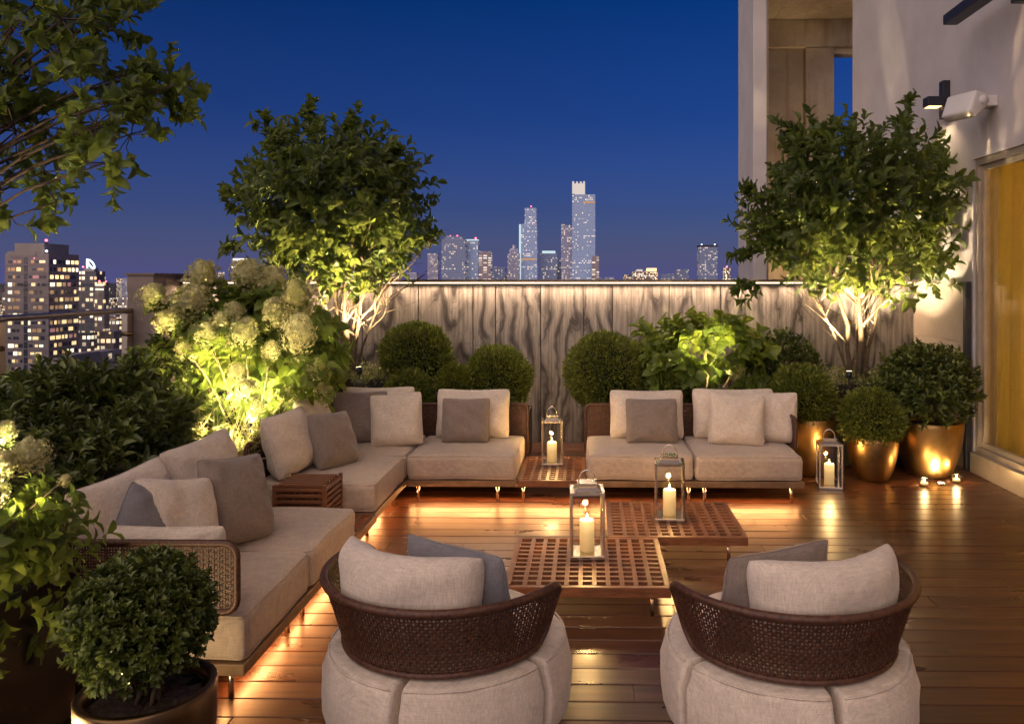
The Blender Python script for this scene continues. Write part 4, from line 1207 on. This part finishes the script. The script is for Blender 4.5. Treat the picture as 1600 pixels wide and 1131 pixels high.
def shrub(name, label, x, y, z0, cc, rad, ntw, per, leaf, mat, seed, parts=300, wr=.42, stems=10, spread=.8, cellpx=13, amp=.1, low=-.6):
    root = empty(name, (x, y, z0), 0, label, 'shrub')
    cc, rad = np.array(cc, float), np.array(rad, float)
    d = rdir(int(ntw * 1.7)); d = d[d[:, 2] > low][:ntw]; n = len(d)
    rr_ = rng.random(n) ** .30
    lm = lump(d, seed, 6, amp)
    bs = cc + d * rad * (lm * rr_)[:, None] * .9
    dr = d * .8 + np.array([0, 0, .7]) + rng.normal(size=(n, 3)) * .3
    P, D, N = twig_leaves(bs, dr, rng.uniform(.7, 1.5, n) * leaf * 1.1, per, spread)
    L = rng.uniform(.75, 1.15, len(P)) * leaf
    put_leaves(root, P, D, N, L, L * rng.uniform(wr * .88, wr * 1.12, len(P)), mat, TB, parts, 'foliage', cellpx=cellpx)
    st = MB(); r = random.Random(seed)
    for _ in range(stems):
        k = bs[r.randrange(n)] - np.array([x, y, z0]); b = Vector((r.uniform(-.05, .05) + k[0] * .15, r.uniform(-.05, .05) + k[1] * .15, -.07))
        st.tube([b, Vector(k * .5) + Vector((0, 0, .02)), Vector(k * .92)], [.009, .007, .003], 6)
    st.build('stems', 'twig', root, True)['kind'] = 'stuff'
    return root
shrub('leafy_shrub', 'wide dense dark-leaved shrub behind the long sofa', -2.95, 4.45, .46, (-3.02, 4.35, .74), (.78, .95, .45), 900, 9, .078, 'leaf_dark', 11, 300, .38, 24, cellpx=15, amp=.14)
shrub('leafy_shrub', 'loose dark shrub low beside the pier and hydrangea', -3.35, 6.1, .48, (-3.30, 6.2, .82), (.42, .5, .42), 260, 9, .085, 'leaf_dark', 12, 120, .4, 10)
shrub('potted_shrub', 'dense small-leaved shrub in the bronze pot', -1.40, 2.48, .37, (-1.415, 2.48, .625), (.215, .215, .205), 1400, 9, .028, 'leaf_pot', 13, 300, .48, 10, .8, 10, .03, -.95)
shrub('potted_shrub', 'large dark leafy shrub in the biggest gold pot', 3.00, 6.98, .44, (2.98, 6.95, .76), (.42, .41, .37), 640, 9, .062, 'leaf_pot', 14, 240, .36, 14, .8, 11, .07, -.75)
shrub('leafy_shrub', 'dark bushy shrub between the lit hydrangea and the tree planter', 1.80, 7.62, .42, (at(1228, 560, Y=7.62).x, 7.6, .90), (.30, .28, .30), 300, 9, .05, 'leaf_dark', 15, 120, .4, 10)

def ball(name, label, px, py, pr, Y, z0, seed, n=7000, leaf=.034, group=None):
    c = at(px, py, Y=Y); rad = pr / FPX * Y * .985
    root = empty(name, (c.x, Y, z0), 0, label, 'shrub')
    n = int(n * 1.5); d = rdir(n); lm = lump(d, seed, 9, .05)
    n_ = n; rr_ = (rng.random(n) ** .5 * .30 + .70) * lm
    P = np.array(c) + d * (rad * rr_)[:, None] * np.array([1, 1, .94])
    D = d + rng.normal(size=(n, 3)) * .55 + np.array([0, 0, .25])
    L = rng.uniform(.6, 1.3, n) * leaf; L[rng.random(n) < .04] *= 1.7
    put_leaves(root, P, D, rng.normal(size=(n, 3)), L, L * .36, 'leaf_box', TS, 0, 'foliage')
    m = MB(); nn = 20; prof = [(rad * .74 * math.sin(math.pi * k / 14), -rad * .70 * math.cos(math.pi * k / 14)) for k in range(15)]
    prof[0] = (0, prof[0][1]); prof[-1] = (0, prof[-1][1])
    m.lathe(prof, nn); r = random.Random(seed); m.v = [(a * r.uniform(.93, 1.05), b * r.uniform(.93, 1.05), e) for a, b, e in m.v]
    m.build('shade_core', 'ball_core', root, True, loc=(0, 0, c.z - z0))  # added dark core, blocks light passing through the leaves
    MB().tube([(0, 0, -.06), (.01, 0, max(.02, c.z - rad * .6 - z0))], .018, 8).build('stem', 'twig', root, True)
    return root
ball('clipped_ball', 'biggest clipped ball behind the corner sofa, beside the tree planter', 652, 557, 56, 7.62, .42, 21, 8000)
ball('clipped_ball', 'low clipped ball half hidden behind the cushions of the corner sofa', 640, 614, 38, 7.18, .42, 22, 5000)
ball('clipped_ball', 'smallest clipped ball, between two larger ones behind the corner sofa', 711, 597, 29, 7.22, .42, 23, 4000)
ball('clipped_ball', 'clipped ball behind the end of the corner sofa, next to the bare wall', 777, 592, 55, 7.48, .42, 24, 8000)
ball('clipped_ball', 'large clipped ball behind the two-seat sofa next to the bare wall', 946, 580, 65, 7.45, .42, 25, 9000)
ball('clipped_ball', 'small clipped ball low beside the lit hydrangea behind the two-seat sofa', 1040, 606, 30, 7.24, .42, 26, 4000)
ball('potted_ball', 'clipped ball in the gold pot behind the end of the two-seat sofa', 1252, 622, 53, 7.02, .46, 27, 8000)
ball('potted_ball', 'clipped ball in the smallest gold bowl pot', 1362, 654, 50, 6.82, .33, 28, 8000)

# hydrangeas: flower heads of many florets
def head_mesh(seed, n=460):
    r = np.random.default_rng(seed)
    d = r.normal(size=(n, 3)); d = unit(d)
    h = d[:, 2] * .5 + .5
    lum = 1 + .13 * np.sin(d @ r.normal(size=3) * 5 + r.uniform(0, 6)) + .10 * np.sin(d @ r.normal(size=3) * 9 + r.uniform(0, 6))
    P = d * np.array([1, 1, 1.25]) * (1 - .42 * np.clip(d[:, 2:3], 0, 1)) * (.70 + .36 * r.random((n, 1)) ** .6) * lum[:, None]
    V, F = [], []
    for p, a in zip(P, d):
        a = Vector(a + r.normal(size=3) * .35).normalized(); u = a.orthogonal().normalized(); w = a.cross(u)
        q = r.uniform(0, 3); s = r.uniform(.11, .17)
        b = len(V)
        V.append(tuple(p))
        for k in range(8):
            an = q + k * math.pi / 4; l = s * (1 if k % 2 else .42)
            V.append(tuple(Vector(p) + (u * math.cos(an) + w * math.sin(an)) * l + a * (.03 if k % 2 else .0)))
        F += [(b, b + 1 + (k - 1) % 8, b + 1 + k, b + 1 + (k + 1) % 8) for k in (1, 3, 5, 7)]
    m_ = MB().add(V, F); m_.lathe([(0, -.5), (.45, -.55), (.74, -.25), (.66, .25), (.38, .68), (0, .9)], 12)
    return m_.mesh('flower_head', 'floret', False)
HEADS = [head_mesh(k) for k in range(4)]
def hydrangea(label, x, y, z0, heads, nleaf_tw, cc, rad, leaf, seed, parts=300, per=6, cellpx=16, hshift=.0):
    root = empty('hydrangea', (x, y, z0), 0, label, 'hydrangea')
    r = random.Random(seed); st = MB()
    bs, dr = [], []
    for (px, py, pr, Yh) in heads:
        Yh -= hshift; c = at(px, py, Y=Yh); s = pr / FPX * Yh
        o = link('flower_head', r.choice(HEADS), root, c - Vector((x, y, z0)), (r.uniform(-.4, .4), r.uniform(-.4, .4), r.uniform(0, 6)), (s, s, s * r.uniform(.95, 1.2)))
        q = c - Vector((x, y, z0)); b = Vector((q.x * .2, q.y * .2, -.05)); m = b.lerp(q, .6) + Vector((0, 0, .05))
        st.tube([b, m, q], [.006, .005, .0035], 5)
        for k in range(3):
            w = m.lerp(q, r.uniform(0, .85)) + Vector((x, y, z0)); bs.append(tuple(w)); dr.append(tuple((q - m).normalized() + Vector((r.gauss(0, .4), r.gauss(0, .4), r.gauss(0, .3)))))
    d = rdir(nleaf_tw); rr_ = rng.random(nleaf_tw) ** .4 * lump(d, seed, 5, .12)
    b2 = np.array(cc) + d * np.array(rad) * rr_[:, None]
    d2 = d + np.array([0, 0, .4]) + rng.normal(size=(nleaf_tw, 3)) * .3
    if bs: b2 = np.vstack([b2, np.array(bs)]); d2 = np.vstack([d2, np.array(dr)])
    P, D, N = twig_leaves(b2, d2, rng.uniform(.08, .16, len(b2)), per, 1.05)
    D[:, 2] -= .18
    L = rng.uniform(.7, 1.2, len(P)) * leaf
    put_leaves(root, P, D, N, L, L * rng.uniform(.52, .66, len(P)), 'leaf_hydrangea', TB, parts, 'foliage', cellpx=cellpx)
    for k in range(14):
        q = Vector(b2[r.randrange(nleaf_tw)]) - Vector((x, y, z0)); st.tube([(q.x * .15, q.y * .15, -.05), q * .6, q], [.006, .005, .003], 5)
    st.build('stems', 'limb', root, True)['kind'] = 'stuff'
    return root
hd = [(300, 468, 26, 6.2), (318, 430, 23, 6.4), (335, 450, 20, 6.5), (385, 428, 24, 6.5), (425, 440, 24, 6.6), (465, 460, 24, 6.3), (405, 465, 18, 6.4), (430, 485, 20, 6.2), (408, 497, 18, 6.1), (382, 515, 20, 6.0),
      (366, 487, 16, 6.2), (466, 515, 24, 6.1), (321, 520, 18, 6.0), (288, 541, 14, 5.95), (497, 572, 15, 6.1), (455, 612, 13, 6.0), (385, 608, 18, 5.85), (370, 580, 12, 5.9), (510, 470, 17, 6.5), (285, 480, 15, 6.3),
      (240, 460, 20, 6.4), (345, 500, 14, 6.1), (425, 545, 13, 6.05), (400, 640, 12, 5.9), (480, 490, 14, 6.3), (505, 610, 14, 6.2), (440, 425, 15, 6.7), (258, 500, 15, 6.3)]
cH = at(392, 530, Y=6.3)
hydrangea('tall hydrangea with many cream flower heads, lit from below, beside the pier', cH.x, 6.35, .48, [(a, b, c * 1.14, d) for k, (a, b, c, d) in enumerate(hd) if k not in (2, 6, 8, 18, 24, 26)], 330, (cH.x + .02, 6.38, 1.10), (.64, .44, .54), .13, 31, 300, 8, 17, .30)
hd2 = [(1148, 577, 15, 7.2), (1110, 552, 11, 7.3), (1040, 520, 9, 7.4), (1175, 540, 10, 7.4), (1075, 590, 10, 7.2)]
cH2 = at(1098, 556, Y=7.4)
hydrangea('broad-leaved hydrangea glowing green behind the two-seat sofa', cH2.x, 7.45, .42, hd2, 230, (cH2.x, 7.42, .92), (.56, .36, .38), .125, 32, 280, 8, 15)
hd3 = [(8, 672, 17, 2.66), (48, 706, 25, 2.58), (4, 722, 22, 2.5), (-20, 760, 26, 2.5), (102, 748, 9, 2.6)]
cH3 = at(40, 830, Y=2.75)
hydrangea('pale-flowered hydrangea spilling over the long dark planter nearest the camera', -2.35, 2.6, .55, hd3, 260, (cH3.x - .13, 2.56, .76), (.33, .44, .32), .058, 33, 300, 8, 15)

# feathery lit plant between shrub and hydrangea
gp = empty('feathery_plant', (-2.52, 5.35, .46), 0, 'fine feathery pale plant lit bright between dark shrub and hydrangea', 'plant')
n = 2600
d = rdir(n); d[:, 2] = np.abs(d[:, 2]) * 1.2
Pg = np.array([-2.50, 5.30, .62]) + rdir(n) * np.array([.30, .30, .36]) * (rng.random((n, 1)) ** .45)
Lg = rng.uniform(.06, .15, n)
put_leaves(gp, Pg, d + rng.normal(size=(n, 3)) * .5, rng.normal(size=(n, 3)), Lg, Lg * .085, 'leaf_grass', TG, 0, 'foliage')
st = MB()
for k in range(16): st.tube([(random.uniform(-.06, .06), random.uniform(-.06, .06), -.06), (random.uniform(-.25, .25), random.uniform(-.25, .25), random.uniform(.2, .45))], [.004, .002], 5)
st.build('stems', 'leaf_grass', gp, True)['kind'] = 'stuff'

def cover(label, x0, x1, y0, y1, z, h, n, leaf=.035):
    o = empty('ground_cover', ((x0 + x1) / 2, (y0 + y1) / 2, z), 0, label, 'plant')
    u = rng.random((n, 3)); P = np.stack([x0 + (x1 - x0) * u[:, 0], y0 + (y1 - y0) * u[:, 1], z + h * u[:, 2] ** 1.3 * (.6 + .4 * np.sin(u[:, 0] * 21) * np.cos(u[:, 1] * 17))], 1)
    L = rng.uniform(.7, 1.3, n) * leaf
    put_leaves(o, P, rdir(n) + np.array([0, -.2, .5]), rdir(n) + np.array([0, 0, .6]), L, L * .5, 'leaf_cover', TS, 0, 'foliage')
    st = MB()
    for k in range(30): a, b = random.uniform(x0, x1) - (x0 + x1) / 2, random.uniform(y0, y1) - (y0 + y1) / 2; st.tube([(a, b, -.06), (a * 1.02, b * 1.02, h * .6)], .003, 4)
    st.build('stems', 'twig', o)['kind'] = 'stuff'
cover('low leafy planting at the foot of the tree by the lit hydrangea', -2.78, -1.84, 7.18, 8.1, .74, .17, 2600)
cover('low leafy planting at the foot of the tree by the house', 2.16, 3.15, 7.18, 8.1, .70, .20, 3000)

# assumed garden uplights standing in the planting
for a_, b_, w_, l_, c_, g_ in LIGHTS: uplight(*a_, b_, w_, l_, c_, g_)
# deck light, assumed from the bright spot, in front of the biggest gold pot
dl = empty('assumed_deck_light', (2.965, 6.665, .0), 0, 'assumed small round deck light shining on the biggest gold pot', 'deck light')
MB().lathe([(0, .001), (.034, .001), (.034, .010), (.028, .013), (0, .013)], 20).build('bezel', 'steel', dl, True)
MB().lathe([(.024, .0135), (.0, .0150)], 16).build('lens', 'lamp_warm', dl, True)
spot('assumed_deck_beam', (0, 0, .03), (.01, .22, .25), 13, (1, .70, .32), 120, .8, .02, dl)
# recessed light in the long planter at the left edge
rl = empty('step_light', (-1.985, 2.335, .20), 0, 'square recessed light glowing in the face of the long dark planter', 'step light')
box('bezel', 'steel', -.014, .004, -.045, .045, -.05, .05, rl, .002)
box('lens', 'lamp_warm', .004, .008, -.036, .036, -.041, .041, rl)
area('step_beam', (.014, 0, 0), (0, R(-90), 0), .07, .07, 5, (1, .72, .38), rl)

# ------------------------------------------------------------------ the city beyond
GZ = -95.0
ground = MB().add([(-30000, -30000, 0), (30000, -30000, 0), (30000, 45000, 0), (-30000, 45000, 0)], [(0, 1, 2, 3)]).build('ground', 'city_ground', None, loc=(0, 0, GZ))
tag(ground, 'dark city ground scattered with street lights', kind='structure')
def tower(px0, px1, pytop, dist, mat, label, depth=None, name='city_tower', group=None, extra=None, base=GZ, cat='building', parts=()):
    a, b = at(px0, pytop, Y=dist), at(px1, pytop, Y=dist)
    w = b.x - a.x; dp = depth or w * .9
    root = empty(name, ((a.x + b.x) / 2, dist + dp / 2, base), 0, label, cat, group)
    h = a.z - base
    box('body', mat, -w / 2, w / 2, -dp / 2, dp / 2, 0, h, root)
    for (q0, q1, qt, m_, nm, inset) in parts:
        u, v = at(q0, qt, Y=dist + inset), at(q1, qt, Y=dist + inset)
        box(nm, m_, u.x - root.location.x, v.x - root.location.x, -dp / 2 + inset, dp / 2 - max(.5, abs(inset)) - .5, (u.z - base - 2.6 * dist / FPX) if nm == 'light_band' else (h + .05) if u.z - base > h + .05 else 0.0, u.z - base, root)
    return root, h, w, dp
def beacon(root, x, y, z, mat='beacon_red', r=1.6, mast=0):
    if mast: MB().tube([(x, y, z), (x, y, z + mast)], .5, 6).build('mast', 'dark_metal', root)
    MB().lathe([(0, -r), (r * .8, -r * .6), (r, 0), (r * .8, r * .6), (0, r)], 8).build('beacon', mat, root, True, loc=(x, y, z + mast + r))
SK = 1500
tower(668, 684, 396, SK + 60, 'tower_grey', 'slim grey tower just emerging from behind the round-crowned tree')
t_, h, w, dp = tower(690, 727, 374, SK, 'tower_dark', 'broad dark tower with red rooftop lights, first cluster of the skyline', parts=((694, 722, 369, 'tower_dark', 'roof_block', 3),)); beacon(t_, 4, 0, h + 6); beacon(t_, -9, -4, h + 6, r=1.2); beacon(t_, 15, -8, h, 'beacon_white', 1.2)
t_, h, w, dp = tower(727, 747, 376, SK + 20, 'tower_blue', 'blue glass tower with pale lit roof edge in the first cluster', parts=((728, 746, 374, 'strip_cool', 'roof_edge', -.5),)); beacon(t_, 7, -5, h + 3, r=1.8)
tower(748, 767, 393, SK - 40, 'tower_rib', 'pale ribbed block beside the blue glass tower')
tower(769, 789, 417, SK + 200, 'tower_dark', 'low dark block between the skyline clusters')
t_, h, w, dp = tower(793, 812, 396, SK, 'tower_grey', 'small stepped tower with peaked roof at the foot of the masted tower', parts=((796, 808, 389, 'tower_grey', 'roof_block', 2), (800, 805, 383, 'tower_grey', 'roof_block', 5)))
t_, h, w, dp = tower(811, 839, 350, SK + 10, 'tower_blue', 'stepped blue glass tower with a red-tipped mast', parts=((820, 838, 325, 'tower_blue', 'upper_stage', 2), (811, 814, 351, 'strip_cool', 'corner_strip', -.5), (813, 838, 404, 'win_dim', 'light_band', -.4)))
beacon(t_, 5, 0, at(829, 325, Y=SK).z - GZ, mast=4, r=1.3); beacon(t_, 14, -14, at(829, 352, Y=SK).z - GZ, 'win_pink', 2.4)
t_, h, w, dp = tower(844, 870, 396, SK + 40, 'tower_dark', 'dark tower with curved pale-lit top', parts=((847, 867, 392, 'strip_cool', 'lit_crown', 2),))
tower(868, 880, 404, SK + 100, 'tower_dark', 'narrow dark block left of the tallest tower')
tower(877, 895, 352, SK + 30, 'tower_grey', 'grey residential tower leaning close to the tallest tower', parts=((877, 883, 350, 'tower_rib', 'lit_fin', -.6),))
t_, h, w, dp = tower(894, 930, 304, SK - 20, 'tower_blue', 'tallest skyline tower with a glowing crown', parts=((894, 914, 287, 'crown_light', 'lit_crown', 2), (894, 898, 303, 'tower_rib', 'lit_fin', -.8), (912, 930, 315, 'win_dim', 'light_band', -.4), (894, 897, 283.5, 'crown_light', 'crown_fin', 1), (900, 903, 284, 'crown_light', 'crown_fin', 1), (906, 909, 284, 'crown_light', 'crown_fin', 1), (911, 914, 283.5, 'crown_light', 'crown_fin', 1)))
tower(925, 936, 400, SK - 60, 'tower_rib', 'low pale annex at the foot of the tallest tower')
t_, h, w, dp = tower(990, 1028, 424, SK, 'block_warm', 'low bright-lit block alone on the horizon under a red light', parts=((996, 1004, 421, 'crown_light', 'sign_band', 2), (1012, 1026, 419, 'win_warm', 'sign_band', 2))); beacon(t_, 12, 0, h + 4, r=1.3)
tower(1034, 1054, 428, SK + 300, 'tower_dark', 'very low dark block on the horizon beside the bright-lit block')
tower(1057, 1076, 421, SK + 200, 'tower_dark', 'small dark block left of the flat-topped dark tower')
t_, h, w, dp = tower(1093, 1121, 386, SK, 'tower_dark', 'flat-topped dark tower standing alone near the concrete fin', parts=((1092, 1122, 383, 'dark_metal', 'roof_slab', 1),)); beacon(t_, -12, -8, h + 4, 'beacon_white', 1.0); beacon(t_, 13, -8, h + 4, 'beacon_white', 1.0)
t_, h, w, dp = tower(1131, 1141, 418, SK + 100, 'block_warm', 'small pinkish block next to the concrete fin'); beacon(t_, 0, -4, h, r=1.6)
tower(362, 386, 405, 700, 'block_pale', 'pale stepped tower with bright lit bands behind the flowering hydrangea', parts=((364, 382, 404, 'win_pale', 'light_band', -.6), (362, 386, 416, 'win_pale', 'light_band', -.5)))

# near residential tower on the left, windows one by one
D0 = 300.0
a, b = at(8, 384, Y=D0), at(76, 384, Y=D0)
W_ = b.x - a.x; top = at(8, 396, Y=D0).z
rt = empty('apartment_tower', ((a.x + b.x) / 2, D0 + 9, GZ), 0, 'broad apartment tower full of lit windows above the handrail', 'building')
box('body', 'tower_wall', -W_ / 2, W_ / 2, -9, 9, 0, top - GZ, rt)
box('roof_block', 'tower_top', -W_ / 2 + 2.6, W_ / 2 - 2.8, -7.5, 7, top - GZ + .01, at(8, 380, Y=D0).z - GZ, rt)
box('parapet', 'tower_top', -W_ / 2 + 1, -W_ / 2 + 12, -9.15, -9.01, top - GZ - 1.0, top - GZ + .8, rt)
for x in (-1.2,): box('recess', 'tower_glass', x, x + 1.5, -9.06, -9.01, 0, top - GZ - 1.5, rt)
WM = {}
def win(mat, w, h):
    k = (mat, w, h)
    if k not in WM: WM[k] = MB().box(-w / 2, w / 2, -.06, .06, -h / 2, h / 2).mesh('window', mat)
    return WM[k]
rw = random.Random(5)
z = top - 3.2
while z > -42:
    x = -W_ / 2 + 1.2
    while x < W_ / 2 - 1.4:
        w_ = rw.choice((.8, 1.1, 1.5, 2.2))
        if x + w_ > W_ / 2 - .6: break
        if not any(q - w_ < x < q + 1.6 for q in (-1.2,)):
            mat = rw.choices(('win_warm', 'win_pale', 'win_dim', 'win_pink', 'tower_glass'), (24, 12, 30, 4, 34))[0]
            link('window', win(mat, w_, rw.choice((.9, 1.2, 1.2, 1.5))), rt, (x + w_ / 2, -9.07, z - GZ))
        x += w_ + rw.choice((.45, .6, .9))
    yy = -8.2
    while yy < 7.4:
        w_ = rw.choice((1.2, 1.8, 2.6))
        mat = rw.choices(('win_warm', 'win_pale', 'win_dim', 'win_pink', 'tower_glass'), (24, 12, 30, 4, 34))[0]
        link('window', win(mat, w_, 1.45), rt, (W_ / 2 + .07, yy + w_ / 2, z - GZ), (0, 0, R(90)))
        yy += w_ + rw.choice((.8, 1.2))
    box('floor_slab', 'tower_top', -W_ / 2 - .15, W_ / 2 + .15, -9.22, -9.0, z - GZ - 1.35, z - GZ - 1.05, rt)
    z -= 2.95
beacon(rt, 5.5, -6, at(8, 380, Y=D0).z - GZ, r=.5, mast=.7); beacon(rt, W_ / 2 - 1.5, -8, top - GZ, 'beacon_white', .4, .5)
beacon(rt, 2.9, -8.5, top - GZ - 2.5, r=.6)

t_, h, w, dp = tower(124, 150, 424, 430, 'block_dark', 'slimmer dark tower carrying a white leaf-shaped light sign', parts=((131, 147, 419, 'tower_top', 'roof_block', 2), (122, 131, 432, 'block_dark', 'side_stage', 1)))
zt = at(139, 419, Y=432).z - GZ
s = 1 / FPX * 430
lf = [(-5, 0), (-5.2, -7), (-5.2, -14), (-1, -12.5), (3.5, -9), (6.3, -4), (6.5, 0), (4, 0.5), (0, -3), (-3, -7), (-5.0, -13)]
MB().tube([((139 - 137.5 + x) * s, -dp / 2 + 1.5, zt - y * s) for x, y in lf], .5, 6).build('light_sign', 'sign_white', t_, True)
beacon(t_, -4, -2, zt + .2, r=.5); beacon(t_, -2.5, -4, zt - 3, r=.4)
t_, h, w, dp = tower(148, 163, 441, 400, 'block_warm', 'small tower with two bright bands beside the leaf-sign tower', parts=((149, 161, 444, 'win_pale', 'light_band', -.5), (149, 161, 451, 'win_pale', 'light_band', -.6))); beacon(t_, -1.5, 0, h, r=.5); beacon(t_, 2, 0, h, r=.4)
tower(96, 112, 555, 236, 'tower_top', 'plain white-walled rooftop house below the apartment tower', depth=14, name='low_building')
tower(112, 140, 552, 248, 'block_pale', 'low white block with dark windows next to the rooftop house', depth=16, name='low_building')
tower(60, 96, 563, 232, 'tower_top', 'long flat pale roof below the apartment tower', depth=10, name='low_building')
tower(152, 178, 518, 330, 'block_warm', 'warm-lit low block with a glowing flank behind the balustrade', name='low_building', parts=((170, 172, 519, 'win_warm', 'light_band', -.5),))
tower(110, 140, 524, 350, 'block_dark', 'low dark-roofed hall behind the balustrade', name='low_building', parts=((109, 141, 521, 'dark_metal', 'roof_slab', -1),))
tower(165, 184, 496, 420, 'block_warm', 'orange-lit mid-rise block near the pier', name='low_building', parts=((172, 180, 498, 'win_dim', 'light_band', -.5),))
tower(186, 216, 494, 460, 'block_pale', 'pale mid-rise block against the pier', name='low_building')
rc = random.Random(21)
for k in range(84):
    dist = rc.uniform(250, 1200)
    px = rc.uniform(-60, 330)
    z = rc.uniform(-70, -22) if dist < 600 else rc.uniform(-60, -6)
    py = Y0 - FPX * (z - H) / dist
    wp = rc.uniform(12, 30) * FPX / dist
    if dist < 330 and px < 130: dist += 120
    tower(px, px + wp, py, dist, rc.choice(('block_warm', 'block_pale', 'block_dark', 'block_warm', 'block_pale')), 'low city block with lit windows far below the balustrade', name='low_building', group='far low blocks seen through the balustrade')
for k in range(26):
    dist = rc.uniform(1700, 3200)
    px = rc.uniform(150, 1140); py = rc.uniform(424, 436)
    tower(px, px + rc.uniform(6, 18), py, dist, rc.choice(('tower_dark', 'tower_grey', 'block_dark')), 'tiny far block low on the skyline horizon', name='low_building', group='tiny far blocks along the horizon')
